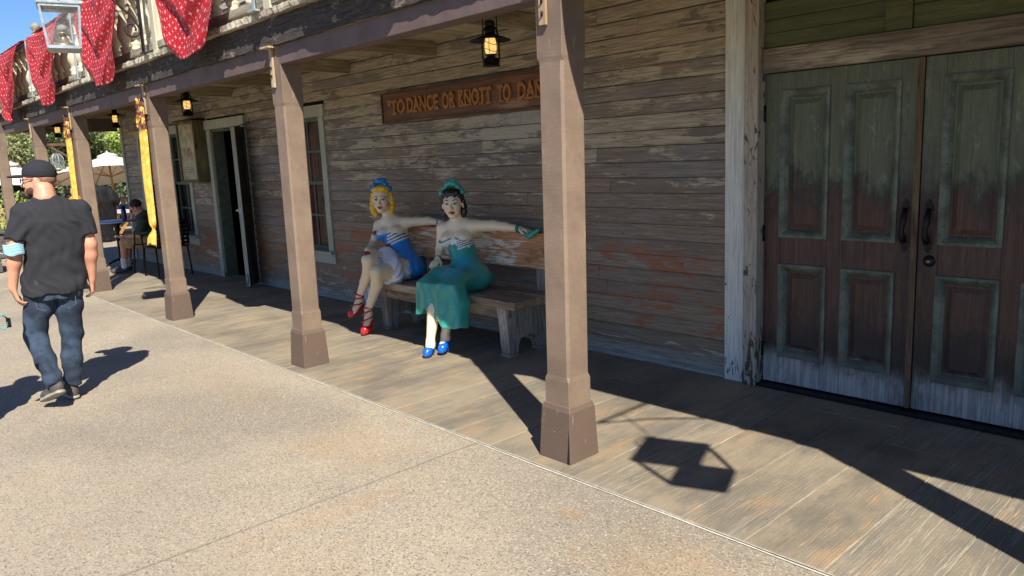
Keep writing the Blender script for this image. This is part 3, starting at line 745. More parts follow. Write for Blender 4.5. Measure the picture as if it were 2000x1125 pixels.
# split in the nearest plinth and its crack; straps nailed to the post heads
M_STRAP = wood('pale_strap_wood', lin(186, 164, 132), lin(150, 124, 94), lin(206, 190, 160), 2, .4, 1.2)
for o in [q for q in bpy.data.objects if q.name.startswith('porch_post') and q.parent is None]:
    x = o.location.x
    b = MB(); b.box(-.045, .0, -.1045, -.0885, 2.20 if x > -4 else 2.17, 2.449); sp = b.build('strap', M_STRAP, o, bevel=.002)
    if x > -4 or True:
        b = MB(); b.box(-.085, .05, -.155, -.0885, 2.450, 2.4635); b.build('strap_head', M_STRAP, sp, bevel=.001)
    for z in (2.24, 2.30): b = MB(); b.tube([(-.022, -.106, z), (-.012, -.116, z+.02)], .006, 6); b.build('nail', M_RUST, sp)
b = MB(); b.prism([(.1085, 0), (.113, 0), (.1035, .20), (.1028, .20)], -.1139, -.1128+.002, 'xz')
vs = [(.090, -.1128, .0), (.1075, -.1128, .0), (.1015, -.1070, .13), (.0985, -.1062, .19), (.0955, -.1070, .12)]
b = MB(); b.add([(x_, y_-.0012, z_) for x_, y_, z_ in vs], [(0,1,2,3,4)]); b.build('crack', M_BLACK, P0)

# ================================================================== oil lamps under the ceiling
def oil_lamp():
    root = empty('hanging_oil_lamp', (0, 0, 0))
    b = MB(); b.lathe([(.0, 0), (.062, 0), (.064, .004), (.055, .010), (.052, .045), (.045, .055), (.030, .060), (.028, .072), (.040, .076), (.040, .080)], n=20); b.build('fount', M_IRON, root)
    b = MB(); b.lathe([(.026, .081), (.036, .090), (.041, .115), (.040, .155), (.033, .185), (.030, .190)], n=20); b.build('chimney', M_GLOW, root)
    b = MB()
    for sx in (-1, 1): b.tube([(sx*.050, 0, .012), (sx*.058, 0, .06), (sx*.058, 0, .17), (sx*.048, 0, .235), (sx*.030, 0, .262)], .0065, 8)
    for zz in (.105, .15): b.tube([(.046*math.cos(a*.5236), .046*math.sin(a*.5236), zz+.012*math.sin(a*1.047)) for a in range(12)], .0022, 5, closed=True)
    b.tube([(0, -.043, .085), (0, -.049, .13), (0, -.040, .188)], .0022, 5); b.tube([(0, .043, .085), (0, .049, .13), (0, .040, .188)], .0022, 5)
    b.build('guard_frame', M_IRON, root)
    b = MB(); b.lathe([(.034, .205), (.140, .168), (.142, .171), (.036, .212)], n=28)
    b.build('shade', M_IRON, root)
    b = MB(); b.lathe([(.032, .214), (.036, .225), (.034, .262), (.028, .268), (.040, .274), (.030, .300), (.012, .306), (.0, .307)], n=18); b.build('hood', M_IRON, root)
    b = MB(); b.tube([(-.050, 0, .23), (-.048, 0, .33), (-.022, 0, .40), (0, 0, .415), (.022, 0, .40), (.048, 0, .33), (.050, 0, .23)], .004, 6); b.tube([(0, 0, .412), (0, 0, .47)], .003, 6); b.build('bail', M_IRON, root)
    return root
L0 = oil_lamp(); LS = [(-4.035, 3.65, 2.195, 'hanging oil lamp glowing above the wooden sign, nearest of the row'), (-9.47, 3.65, 2.215, 'hanging oil lamp above the poster case by the side doorway'),
      (-12.2, 3.65, 2.225, 'hanging oil lamp at the far corner of the hall, third along the porch'), (-15.3, 3.62, 2.23, 'small dark oil lamp at the far end of the porch above the walking man')]
for i, (x, y, z, lab) in enumerate(LS):
    rz = [R(35), R(60), R(20), R(70)][i]
    if i == 0: o = L0; o.location = (x, y, z); o.rotation_euler = (0, 0, rz); o['label'] = lab; o['category'] = 'lamp'; o['group'] = 'oil lamps hung under the balcony'
    else: o = copy_tree(L0, (x, y, z), rz, lab)

# ================================================================== square street lanterns on scroll brackets
def street_lantern():
    root = empty('square_lantern', (0, 0, 0)); a, c, h = .125, .155, .36    # half widths bottom, top
    b = MB()
    cor = [(-1,-1),(1,-1),(1,1),(-1,1)]
    for sx, sy in cor: b.beam((sx*a, sy*a, 0), (sx*c, sy*c, h), .020, .020, (sx, 0, 0.01))
    for i in range(4):
        p, q = cor[i], cor[(i+1) % 4]
        b.beam((p[0]*a, p[1]*a, .008), (q[0]*a, q[1]*a, .008), .022, .026); b.beam((p[0]*c, p[1]*c, h), (q[0]*c, q[1]*c, h), .022, .022)
    b.build('lantern_frame', M_STEEL, root)
    b = MB(); b.box(-a, a, -a, a, -.014, -.005); b.build('base_plate', M_STEEL, root)
    b = MB()
    q = [(c+.02, h+.012), (c+.022, h+.022), (.075, h+.115), (.06, h+.12)]; vs = []
    for s, z in q: vs += [(-s, -s, z), (s, -s, z), (s, s, z), (-s, s, z)]
    fs = [(3,2,1,0), (12,13,14,15)]
    for i in range(3):
        for k in range(4): fs.append((i*4+k, i*4+(k+1) % 4, (i+1)*4+(k+1) % 4, (i+1)*4+k))
    b.add(vs, fs); b.lathe([(.052, h+.12), (.052, h+.165), (.07, h+.17), (.03, h+.20), (.01, h+.205)], n=14); b.build('roof', M_STEEL, root)
    b = MB()
    for i in range(4):
        p, q = cor[i], cor[(i+1) % 4]; e = .93
        b.add([(p[0]*a*e, p[1]*a*e, .02), (q[0]*a*e, q[1]*a*e, .02), (q[0]*c*e, q[1]*c*e, h-.01), (p[0]*c*e, p[1]*c*e, h-.01)], [(0,1,2,3)])
    b.build('glass', M_CLEAR, root)
    b = MB(); b.lathe([(.0, .0), (.085, .0), (.09, .02), (.085, .045), (.06, .06), (.05, .07), (.03, .10), (.025, .12), (.045, .13), (.045, .15)], n=20); bu = b.build('burner', simple('tarnished_burner', lin(120, 108, 84), .4, .6, .2), root)
    b = MB(); b.lathe([(.034, .151), (.046, .185), (.046, .205), (.030, .25), (.022, .32), (.021, .33)], n=20); b.build('chimney', M_MILK, bu)
    b = MB()
    for s in (-1, 1):
        b.tube([(s*(c+.01), 0, h+.01), (s*.15, 0, h+.13), (s*.06, 0, h+.24), (0, 0, h+.29)], .005, 6)
    b.build('handle', M_RUST, root)
    return root
def milk():
    t = NT('smoked_lamp_glass'); t.p.inputs['Base Color'].default_value = lin(170, 166, 158); t.p.inputs['Roughness'].default_value = .2; t.p.inputs['Alpha'].default_value = .7
    x, y, z = t.sep(t.obj()); t.L(t.mr(z, .17, .26, .7, .2), t.p.inputs['Alpha']); return t.m
M_MILK = milk()
def bracket(x):
    Y = 2.745+FY(x)-.085; root = empty('scroll_bracket', (x, Y, 2.71)); b = MB()
    b.tube([(0, 0, -.0), (0, 0, 1.1)], .012, 8); b.tube([(0, -.01, 1.02), (0, -.45, 1.04), (0, -.98, 1.04)], .014, 8)
    P = [(0, -.95, 1.03), (0, -.60, .80), (0, -.25, .50), (0, -.06, .33), (0, -.012, .24)]
    for i in range(14):
        a = .3+i*.48; r_ = .075*(1-.035*i); P.append((0, -.085+r_*math.cos(a), .22-r_*math.sin(a)))
    b.tube(P, .010, 8); b.build('scroll_arm', M_RUST, root)
    return root, Y
LANX = [(-8.02, 'square grey glass lantern hanging from a scroll bracket on the balcony'), (.20, 'square glass lantern outside the right edge, its shadow on the walk')]
br_labels = ['dark iron scroll bracket fixed to the balcony between two red cloths', 'iron scroll bracket outside the right edge of the picture']
LN0 = street_lantern()
for i, (x, lab) in enumerate(LANX):
    root, Y = bracket(x); tag(root, br_labels[i], 'bracket', 'scroll brackets on the balcony')
    loc = (x, Y-.68, 2.71) if i == 0 else (x, Y-.74, 2.66)
    o = LN0 if i == 0 else copy_tree(LN0)
    o.location = loc; o.rotation_euler = (0, 0, R(-14 if i == 0 else 22)); o['label'] = lab; o['category'] = 'lantern'; o['group'] = 'square lanterns on the balcony brackets'
    b = MB(); b.tube([(0, -.68 if i == 0 else -.74, .64), (0, -.68 if i == 0 else -.74, 1.04)], .005, 6); b.build('hook', M_RUST, root)
# ================================================================== carved sign
def text_mesh(txt, size, width, height, depth, name, mat, parent, loc, bold=.0, spacing=1.0):
    cu = bpy.data.curves.new(name, 'FONT'); cu.body = txt; cu.size = size; cu.extrude = depth; cu.offset = bold; cu.space_character = spacing; cu.align_x = 'LEFT'
    to = bpy.data.objects.new('tmp', cu); COL.objects.link(to); bpy.context.view_layer.update()
    me = bpy.data.meshes.new_from_object(to.evaluated_get(bpy.context.evaluated_depsgraph_get())); bpy.data.objects.remove(to)
    co = np.array([v.co[:] for v in me.vertices]); mn, mx = co.min(0), co.max(0)
    co[:, 0] = (co[:, 0]-mn[0])/(mx[0]-mn[0])*width; co[:, 1] = (co[:, 1]-mn[1])/(mx[1]-mn[1])*height
    out = np.stack([co[:, 0], -co[:, 2], co[:, 1]], 1)
    for v, c in zip(me.vertices, out): v.co = c
    me.name = name; me.materials.clear(); me.materials.append(mat)
    o = bpy.data.objects.new(name, me); COL.objects.link(o); o.parent = parent; o.location = loc; return o
SG = empty('wooden_sign', (-5.39, WY-.03, 2.107), 0, 'long carved brown sign with raised ochre lettering on the wall above the bench', 'sign')
M_SIGN = wood('sign_board_brown', lin(118, 80, 54), lin(80, 54, 38), lin(158, 124, 98), 0, .25, 1.1, .6)
M_SIGNF = wood('sign_frame_brown', lin(112, 70, 40), lin(64, 40, 28), lin(158, 118, 76), 0, .3, 1.1, .6)
M_LET = simple('ochre_letter_paint', lin(158, 104, 50), .55, 0, .16, 25, .3)
b = MB(); b.box(-1.30, 1.30, -.025, .02, -.135, .135); b.build('board', M_SIGN, SG, bevel=.002)
b = MB(); b.box(-1.315, 1.315, -.042, .02, .1355, .152); b.box(-1.315, 1.315, -.042, .02, -.152, -.1355); b.box(-1.315, -1.301, -.040, .018, -.135, .135); b.box(1.301, 1.315, -.040, .018, -.135, .135); b.build('frame', M_SIGNF, SG, bevel=.003)
WORDS = [('"TO', -1.19, -.90), ('DANCE', -.865, -.375), ('OR', -.315, -.13), ('KNOTT', -.08, .365), ('TO', .44, .605), ('DANCE"', .69, 1.22)]
def slab_word(wd, x0, x1):
    """western slab letters: the plain glyph with slab feet added at top and bottom"""
    n_ = len(wd); o = text_mesh(wd, .17, x1-x0, .145 if '"' not in wd else .145, .010, 'lettering', M_LET, SG, (x0, -.034, -.070), .006, 1.02)
    return o
for wd, a, c in WORDS: slab_word(wd, a, c)
def slab(x, z, wd_): b = MB(); b.box(x-wd_/2, x+wd_/2, -.0445, -.026, z-.009, z+.009); b.build('letter_serif', M_LET, SG)
for (x, wd_, top, bot) in [(-1.075, .07, 0, 1), (-.845, .05, 1, 1), (-.745, .09, 0, 1), (-.655, .05, 1, 1), (-.40, .06, 1, 1), (-.16, .07, 0, 1), (-.055, .06, 1, 1), (.035, .05, 1, 1), (.225, .05, 0, 1), (.32, .06, 0, 1), (.485, .06, 0, 1), (.715, .05, 1, 1), (.82, .09, 0, 1), (.92, .05, 1, 1)]:
    if top: slab(x, .066, wd_)
    if bot: slab(x, -.062, wd_)
for dx in (-.345, -.104): b = MB(); b.box(dx-.007, dx+.007, -.042, -.026, -.008, .008); b.build('word_dot', M_LET, SG)

# ================================================================== poster case beside the side doorway
PC = empty('poster_case', (-11.63, WY-.02, 1.835), 0, 'deep wooden display case with a faded poster on the wall left of the side doorway', 'display case')
M_CASE = wood('case_green_timber', lin(108, 98, 64), lin(72, 68, 44), lin(132, 122, 90), 2, .4)
b = MB(); w2, h2, dd = .33, .445, .18
b.box(w2-.04, w2, -dd, 0, -h2, h2); b.box(-w2, -w2+.04, -dd, 0, -h2, h2); b.box(-w2+.04, w2-.04, -dd, 0, h2-.04, h2); b.box(-w2+.04, w2-.04, -dd, 0, -h2, -h2+.04); b.box(-w2+.04, w2-.04, -.02, 0, -h2+.04, h2-.04)
b.build('case', M_CASE, PC, bevel=.004)
def poster_mat():
    t = NT('faded_poster_print'); v = t.obj(); x, y, z = t.sep(v); n1 = t.noise(v, 7, 5, .6); n2 = t.noise(v, 24, 4)
    c = t.mix(t.mr(n1, .3, .7), lin(136, 126, 96), lin(188, 178, 142))
    m1 = t.mul(t.mr(t.math('ABSOLUTE', z), .08, .05), t.mul(t.mr(t.math('ABSOLUTE', x), .16, .14), t.mr(n2, .46, .54))); c = t.mix(m1, c, lin(120, 60, 52))
    m2 = t.mul(t.mul(t.mr(z, -.20, -.22), t.mr(z, -.33, -.31)), t.mul(t.mr(t.math('ABSOLUTE', x), .2, .18), t.mr(t.math('SINE', t.mul(z, 170)), -.1, .3))); c = t.mix(t.mul(m2, .7), c, lin(70, 60, 52))
    return t.fin(c, .5)
b = MB(); b.box(-w2+.042, w2-.042, -dd+.022, -dd+.027, -h2+.042, h2-.042); b.build('poster', poster_mat(), PC)
b = MB(); b.box(-w2-.02, w2+.03, -dd-.03, .0, h2+.001, h2+.022); b.build('case_top', M_IRON, PC, bevel=.003)

# ================================================================== wooden bench
BN = empty('wooden_bench', (-5.26, 4.20, 0), 0, 'long weathered timber bench with a painted backboard against the clapboard wall', 'bench')
M_BSEAT = wood('bench_seat_timber', lin(158, 136, 110), lin(104, 86, 70), lin(188, 172, 146), 0, .5, 1.3)
def backb():
    t = NT('bench_back_worn_paint'); v = t.obj(); g = t.noise(t.map(v, (1.5, 14, 26)), 2.2, 8, .72, 1.4); b_ = t.noise(t.map(v, (1.6, 4, 4)), 1.4, 5, .6)
    c = t.mix(t.mr(g, .35, .65), lin(168, 112, 74), lin(206, 152, 106)); c = t.mix(t.mr(t.add(t.mul(g, .5), t.mul(b_, .55)), .53, .60), c, lin(228, 216, 196)); c = t.mix(t.mr(b_, .40, .30), c, lin(140, 90, 60))
    return t.fin(c, .6, t.bump(g, .5, .005))
M_BBACK = backb()
M_BLEG = wood('bench_end_timber', lin(158, 150, 138), lin(106, 96, 86), lin(190, 184, 170), 2, .5, 1.2)
xl, xr = -1.04, 1.02; cy = 4.20
def BX(b, x0, x1, y0, y1, z0, z1): return b.box(x0, x1, y0-cy, y1-cy, z0, z1)
b = MB(); BX(b, xl, xr, 3.955, 4.115, .408, .472); BX(b, xl, xr, 4.120, 4.275, .410, .471); BX(b, xl, xr, 4.280, 4.43, .409, .473); b.build('seat', M_BSEAT, BN, bevel=.006)
b = MB(); BX(b, xl+.13, xr-.13, 4.00, 4.045, .315, .4075); b.build('apron', M_BSEAT, BN, bevel=.004)
b = MB(); BX(b, xl-.02, xr+.04, 4.435, 4.490, .655, .952); b.build('backrest', M_BBACK, BN, bevel=.006)
for sx in (xl+.14, xr-.24):
    P = [(3.995-cy, .4075)] ; P = [(3.985-cy, .406), (4.46-cy, .406), (4.475-cy, .025), (4.36-cy, .025), (4.34-cy, .10), (4.29-cy, .145), (4.22-cy, .155), (4.15-cy, .135), (4.12-cy, .09), (4.115-cy, .025), (4.015-cy, .025)]
    b = MB(); b.prism(P, sx, sx+.10, 'yz'); lg = b.build('leg', M_BLEG, BN, bevel=.005)
    for ya, yb in ((4.006, 4.122), (4.358, 4.477)): b = MB(); BX(b, sx-.003, sx+.103, ya, yb, .0, .024); b.build('foot_pad', M_BSEAT, lg, bevel=.002)
    b = MB(); BX(b, sx+.01, sx+.09, 4.445, 4.52, .40, .66) if False else BX(b, sx+.005, sx+.095, 4.436, 4.505, .474, .654); b.build('back_support', M_BLEG, BN, bevel=.004)

# ================================================================== red cloths over the balcony rail
def red_mat():
    t = NT('red_bandana_cotton'); u = t.uv(); x, y, z = t.sep(u)
    def cell(sx, sy, ox, oy):
        fx = t.math('SUBTRACT', t.math('FRACT', t.add(t.math('DIVIDE', x, sx), ox)), .5); fy = t.math('SUBTRACT', t.math('FRACT', t.add(t.math('DIVIDE', y, sy), oy)), .5)
        return t.math('ABSOLUTE', fx), t.math('ABSOLUTE', fy)
    ax, ay = cell(.10, .10, 0, 0); dia = t.add(ax, ay); m1 = t.mul(t.mr(dia, .17, .14), t.mr(dia, .05, .08))
    cr = t.math('MINIMUM', t.add(t.mul(ax, 6), ay), t.add(ax, t.mul(ay, 6))); m2 = t.mul(t.mr(cr, .36, .30), .6)
    bx_, by_ = cell(.10, .10, .5, .5); d2 = t.math('SQRT', t.add(t.mul(bx_, bx_), t.mul(by_, by_))); m3 = t.mul(t.mr(d2, .10, .07), t.mr(t.noise(u, 22, 2), .42, .5))
    sp = t.vor(u, 60, 'F1'); m4 = t.mul(t.mr(sp, .22, .16), .5); dk = t.vor(t.map(u, (1, 1, 1), (.3, .2, 0)), 90, 'F1'); 
    n_ = t.noise(u, 5, 3); c = t.mix(t.mr(n_, .3, .7), lin(148, 3, 15), lin(176, 7, 24)); c = t.mix(t.mul(t.mr(dk, .3, .15), .7), c, lin(60, 2, 12))
    m_ = t.math('MAXIMUM', t.math('MAXIMUM', m1, m2), t.math('MAXIMUM', m3, m4)); c = t.mix(t.mul(m_, .62), c, lin(232, 206, 204))
    wv = t.noise(u, 300, 2); 
    return t.fin(c, .75, t.bump(wv, .2, .002))
M_RED = red_mat()
def grid_obj(name, mat, parent, fn, nu, nv, U=1.0, V=1.0, thick=.0):
    me = bpy.data.meshes.new(name); vs = []; uvs = []
    for j in range(nv+1):
        for i in range(nu+1):
            u = -1+2*i/nu; v = j/nv; vs.append(fn(u, v)); uvs.append((u*U/2, -v*V))
    fs = [(j*(nu+1)+i, j*(nu+1)+i+1, (j+1)*(nu+1)+i+1, (j+1)*(nu+1)+i) for j in range(nv) for i in range(nu)]
    me.from_pydata(vs, [], fs); me.materials.append(mat); me.polygons.foreach_set('use_smooth', [True]*len(fs))
    ul = me.uv_layers.new(name='UVMap')
    for p in me.polygons:
        for li, vi in zip(p.loop_indices, p.vertices): ul.data[li].uv = uvs[vi]
    o = bpy.data.objects.new(name, me); COL.objects.link(o); o.parent = parent
    if thick:
        s = o.modifiers.new('thick', 'SOLIDIFY'); s.thickness = thick; s.offset = 0
    return o
cl_lab = ['red patterned cloth farthest along the balcony, cut by the left edge', 'red patterned cloth just left of the hanging square lantern', 'red patterned cloth with a long pointed tail right of the hanging square lantern', 'largest red patterned cloth, hanging right of the iron scroll bracket', 'red patterned cloth on the balcony above the top edge, over the bench', 'red patterned cloth on the balcony above the top edge, near post']
RC = random.Random(2)
for i, xc in enumerate([-14.15, -11.70, -9.15, -6.62, -4.05, -1.70]):
    root = empty('red_cloth', (xc, 2.745+FY(xc)-.02, 3.50), -DR, cl_lab[i], 'cloth', 'red cloths hung over the balcony rail')
    W_ = 1.68+RC.uniform(-.05, .05); D_ = 1.02 if i == 3 else RC.uniform(.98, 1.04); ph = RC.uniform(0, 6); sk = RC.uniform(-.12, .12)
    if i > 3: D_ = .84
    def fn(u, v, W_=W_, D_=D_, ph=ph, sk=sk):
        au = abs(u); low = 1-.62*au**3.2                       # U-shaped lower outline
        s = v*low
        x = u*W_/2*(1-.22*v**1.6)+sk*v*v*.2
        z = -s*D_+.03*math.sin(5*v+ph)*(1-au)
        # swagged folds run from the two upper corners to the tip
        q = s*1.25-.55*(1-au)**1.2
        f1 = math.sin(11*q+ph+.6*math.sin(11*q+ph))*.036*min(1, v*3)*(1-.35*v)*(1-au**4); f2 = math.sin(6*u+1.0*math.sin(2*v)+ph)*.020*(.35+.6*v)*(1-au**3); f3 = math.sin(19*u+9*v+ph)*.003
        y = -.085-.055*math.sin(min(1, v*1.4)*1.57)-.02*v+f1+f2+f3
        if v < .06: y += .05*(1-v/.06); 
        return (x, y, z)
    c = grid_obj('draped_cotton', M_RED, root, fn, 72, 80, W_, D_*1.15, .004)
    def top(u, v, W_=W_): return (u*W_/2, -.03+.20*v+.004*math.sin(20*u), .035+.012*math.sin(3.1*v)-.03*(v > .9))
    grid_obj('rail_fold', M_RED, root, top, 30, 6, W_, .25, .004)
# ================================================================== yellow cloths tied to two posts
def yellow_mat(flower):
    t = NT('yellow_print_cloth_'+('flowers' if flower else 'plain')); u = t.uv(); n_ = t.noise(u, 14, 4, .6); x, y, z = t.sep(u)
    c = t.mix(t.mr(n_, .35, .65), lin(204, 158, 56), lin(228, 192, 90))
    v1 = t.vor(u, 24, 'F1'); c = t.mix(t.mul(t.mr(v1, .2, .12), .75), c, lin(150, 92, 12)); v2 = t.vor(t.map(u, loc=(.37, .21, 0)), 14, 'F1'); c = t.mix(t.mr(v2, .16, .10), c, lin(236, 226, 190))
    n2 = t.noise(u, 9, 4, .7, 1.0)
    top_ = t.mr(y, -.34, -.27); c = t.mix(t.mul(top_, t.mr(n2, .40, .46)), c, lin(92, 24, 28)); c = t.mix(t.mul(top_, t.mr(n2, .57, .60)), c, lin(120, 126, 96))
    return t.fin(c, .8, t.bump(t.noise(u, 200, 2), .2, .002))
M_YEL = yellow_mat(True)
for i, (px_, z0, z1, wt, wb, lab) in enumerate([(-8.50, 2.30, .83, .11, .17, 'longer yellow floral cloth with a knotted end on the nearer decorated post'), (-11.51, 2.33, .95, .11, .16, 'long yellow floral cloth tied to the post beside the walking man')]):
    Yp = 2.745+FY(px_)+.115-.088; root = empty('yellow_cloth', (px_-.035, Yp, z0), -DR, lab, 'cloth', 'yellow cloths tied to posts'); H_ = z0-z1
    def fn(u, v, H_=H_):
        kn = math.exp(-((v-.90)/.025)**2); wd = .075+.035*math.sin(v*2.6)+(.05*sstep(.91, 1.0, np.array(v)))
        wd = float(wd)*(1-.72*kn); x = u*wd+.012*math.sin(v*9)-.055*v-.02; y = -.035-.010*math.cos(u*9+v*3)-.02*(1-kn)*math.cos(u*1.5)-.03*float(sstep(.9, 1, np.array(v)))
        return (x, y, -v*H_-(.03*abs(u) if v > .97 else 0))
    grid_obj('hanging_strip', M_YEL, root, fn, 28, 90, .3, 1.5, .004)
    b = MB(); b.tube([(-.06, -.02, -.16), (.02, -.012, -.155), (.12, -.01, -.15), (.125, .19, -.15)], .004, 6); b.build('tie_string', M_IRON, root)
    def fl(u, v):
        return (u*.035*(.5+v)+.02*math.sin(9*v+u*3)-.075, -.04-.02*math.cos(u*6+v*5), .03-.30*v+.015*math.sin(7*u))
    grid_obj('gathered_top', M_YEL, root, fl, 16, 24, .2, .3, .004)

# ================================================================== cafe table, chair, bottle at the far end of the porch
def bistro_chair(lo, rz, lab):
    root = empty('iron_chair', lo, rz, lab, 'chair', 'black iron chairs at the cafe table')
    b = MB(); M_ = .0
    # back panel with round perforations built as a lattice
    for i in range(8): b.tube([(-.24+.0685*i, -.25-.01, .48), (-.24+.0685*i, -.27, .80)], .017, 6)
    for j in range(6): b.tube([(-.24, -.262, .50+.060*j), (.24, -.262, .50+.060*j)], .020, 6)
    b.tube([(-.25, -.25, .46), (-.255, -.275, .82), (-.20, -.28, .845), (.20, -.28, .845), (.255, -.275, .82), (.25, -.25, .46)], .014, 8); b.build('backrest', M_IRON, root)
    b = MB(); b.box(-.25, .25, -.25, .25, .445, .462); b.build('seat', M_IRON, root, bevel=.006)
    for sx in (-1, 1):
        for sy in (-1, 1):
            b = MB(); b.tube([(sx*.235, sy*.235, .444), (sx*.25, sy*.27, 0.006)], .013, 8); b.build('leg', M_IRON, root)
        b = MB(); b.tube([(sx*.255, -.26, .70), (sx*.27, .05, .68), (sx*.27, .2, .66), (sx*.25, .22, .445)], .012, 8); b.build('armrest', M_IRON, root)
    return root
bistro_chair((-12.95, 4.22, 0), R(146), 'black iron chair the seated man sits on')
bistro_chair((-12.15, 4.12, 0), R(92), 'black perforated iron chair with its back to the camera, before the seated man')
TB = empty('round_table', (-13.95, 3.98, .05), 0, 'small round pale blue cafe table in front of the seated man', 'table')
b = MB(); b.lathe([(.0, .72), (.37, .72), (.375, .728), (.375, .738), (.37, .745), (.0, .745)], n=40); b.build('tabletop', simple('pale_blue_tabletop', lin(150, 168, 205), .35, 0, .05), TB)
b = MB(); b.lathe([(.03, .05), (.03, .55), (.05, .66), (.12, .719)], n=14); b.build('pedestal', M_IRON, TB)
for k in range(4):
    b = MB(); a = .4+k*1.57; b.tube([(.02*math.cos(a), .02*math.sin(a), .10), (.16*math.cos(a), .16*math.sin(a), .07), (.29*math.cos(a), .29*math.sin(a), .014)], .016, 8); b.build('foot', M_IRON, TB)
BT = empty('water_bottle', (-13.72, 4.05, .796), 0, 'dark purple water bottle standing on the round cafe table', 'bottle')
b = MB(); b.lathe([(.0, 0), (.036, 0), (.038, .01), (.038, .17), (.030, .20)], n=18); b.build('bottle_body', simple('purple_plastic', lin(52, 36, 92), .25, 0, .05), BT)
b = MB(); b.lathe([(.032, .2005), (.033, .24), (.028, .25), (.0, .25)], n=18); b.build('lid', M_IRON, BT)
# ================================================================== people and painted statues
def paint_mat(name, rough=.35, bump=.12, sc=60, spec=.5, coat=0.0):
    t = NT(name); c = t.attr('paint', 'Color'); v = t.obj(); n1 = t.noise(v, 9, 5, .6); n2 = t.noise(v, sc, 4)
    c = t.mix(t.mul(t.mr(n1, .50, .75), .14), c, (.30, .24, .17, 1)); c = t.mix(t.mul(t.mr(n2, .62, .78), .2), c, (.12, .10, .08, 1))
    t.p.inputs['Coat Weight'].default_value = coat; t.p.inputs['Coat Roughness'].default_value = .2
    return t.fin(c, rough, t.bump(n2, bump, .003), Specular_IOR_Level=spec)
M_STAT = paint_mat('glossy_statue_paint', .28, .05, 60, .5, .3)
def cloth_mat(name, col, rough=.9, wv=260, var=.12, fade=None):
    t = NT(name); v = t.obj(); n1 = t.noise(v, 7, 5, .6); n2 = t.noise(v, wv, 2); c = t.mix(t.mr(n1, .3, .7), tuple(q*(1-var) for q in col[:3])+(1,), tuple(min(1, q*(1+var)) for q in col[:3])+(1,))
    if fade is not None: c = t.mix(t.mul(t.mr(n1, .45, .62), .6), c, fade)
    wr = t.noise(t.map(v, (1, 1, .6)), 11, 4, .5, .8)
    return t.fin(c, rough, t.bump(t.add(t.mul(n2, .2), t.mul(wr, 1.6)), .5, .006))
def skin_mat(name, col):
    t = NT(name); v = t.obj(); n1 = t.noise(v, 16, 4, .6); n2 = t.noise(v, 120, 3)
    c = t.mix(t.mr(n1, .3, .7), tuple(q*.86 for q in col[:3])+(1,), (min(1, col[0]*1.08), col[1], col[2], 1))
    t.p.inputs['Subsurface Weight'].default_value = .08; t.p.inputs['Subsurface Radius'].default_value = (.01, .004, .002)
    return t.fin(c, .5, t.bump(n2, .15, .002), Specular_IOR_Level=.4)

def vrot(yaw, pitch=0, roll=0):                       # columns: head x (right), y (face), z (up)
    return np.array((Matrix.Rotation(yaw, 3, 'Z') @ Matrix.Rotation(pitch, 3, 'X') @ Matrix.Rotation(roll, 3, 'Y')))
def head(F, c, Rm, s=1.0, female=True, neck=None, ears=True):
    c = np.array(c, float)
    def W(p): return c+Rm@(np.array(p)*s)
    def E(p, r, k=.02, mode='u'): F.ell(W(p), np.array(r)*s, Rm, k*s, mode)
    E((0, -.015, .035), (.074, .094, .084)); E((0, .022, -.030), (.061, .066, .082), .03)
    E((0, .052, -.096), (.026 if female else .033, .026, .020), .03); E((.036, .048, -.038), (.026, .030, .030), .02); E((-.036, .048, -.038), (.026, .030, .030), .02)
    E((0, .074, .018), (.050, .014, .012), .02)
    for sx in (-1, 1):
        E((sx*.031, .094, -.002), (.0165, .014, .0105), .010, 's'); E((sx*.031, .076, -.003), (.0155, .0125, .0115), .003)
        if ears: E((sx*.079, -.008, -.012), (.011, .020, .032), .006); E((sx*.089, -.004, -.008), (.006, .010, .016), .004, 's'); 
    F.cone(W((0, .086, .004)), W((0, .106, -.036)), .008*s, .0115*s, .008*s); E((.011, .094, -.040), (.008, .010, .007), .006); E((-.011, .094, -.040), (.008, .010, .007), .006)
    E((0, .087, -.0635), (.021, .010, .0060), .004); E((0, .086, -.0755), (.018, .011, .0070), .004)
    if neck is not None: F.chain([W((0, -.018, -.055)), neck[0], neck[1]], [.050*s, neck[2], neck[3]], .03)
def hand(F, w, d, pn, side=1, s=1.0, curl=.35, thumb=.5, k=.0035):
    w = np.array(w, float); d = np.array(d, float); d /= np.linalg.norm(d); pn = np.array(pn, float); pn -= d*(pn@d); pn /= np.linalg.norm(pn)
    l = np.cross(pn, d)*side
    offs = [.030, .0105, -.0095, -.028]; L = [.070, .078, .073, .057]
    for o, ln in zip(offs, L):
        F.cone(w+l*o*.45*s, w+(d*.086+l*o*.92)*s, .0150*s, .0115*s, .012*s)
    for i, (o, ln) in enumerate(zip(offs, L)):
        p = w+(d*.088+l*o)*s; a = curl*(.6+.12*i); pts = [p]; dirv = d*math.cos(a*.5)+pn*math.sin(a*.5)+l*o*1.6; ang = a*.5
        for fr in (.44, .31, .25):
            ang += a; dv = d*math.cos(ang-a*.5)+pn*math.sin(ang-a*.5)+l*o*2.2; dv /= np.linalg.norm(dv); p = p+dv*ln*fr*s; pts.append(p)
        F.chain(pts, [.0100*s, .0092*s, .0085*s, .0070*s], k*s)
    t0 = w+(d*.022+l*.022)*s; t1 = t0+(d*.030+l*(.020+.012*thumb)+pn*.012)*s; t2 = t1+(d*.030+l*.010*thumb+pn*.012)*s; t3 = t2+(d*.024+pn*.006)*s
    F.chain([t0, t1, t2, t3], [.0150*s, .0125*s, .0108*s, .0085*s], .006*s)
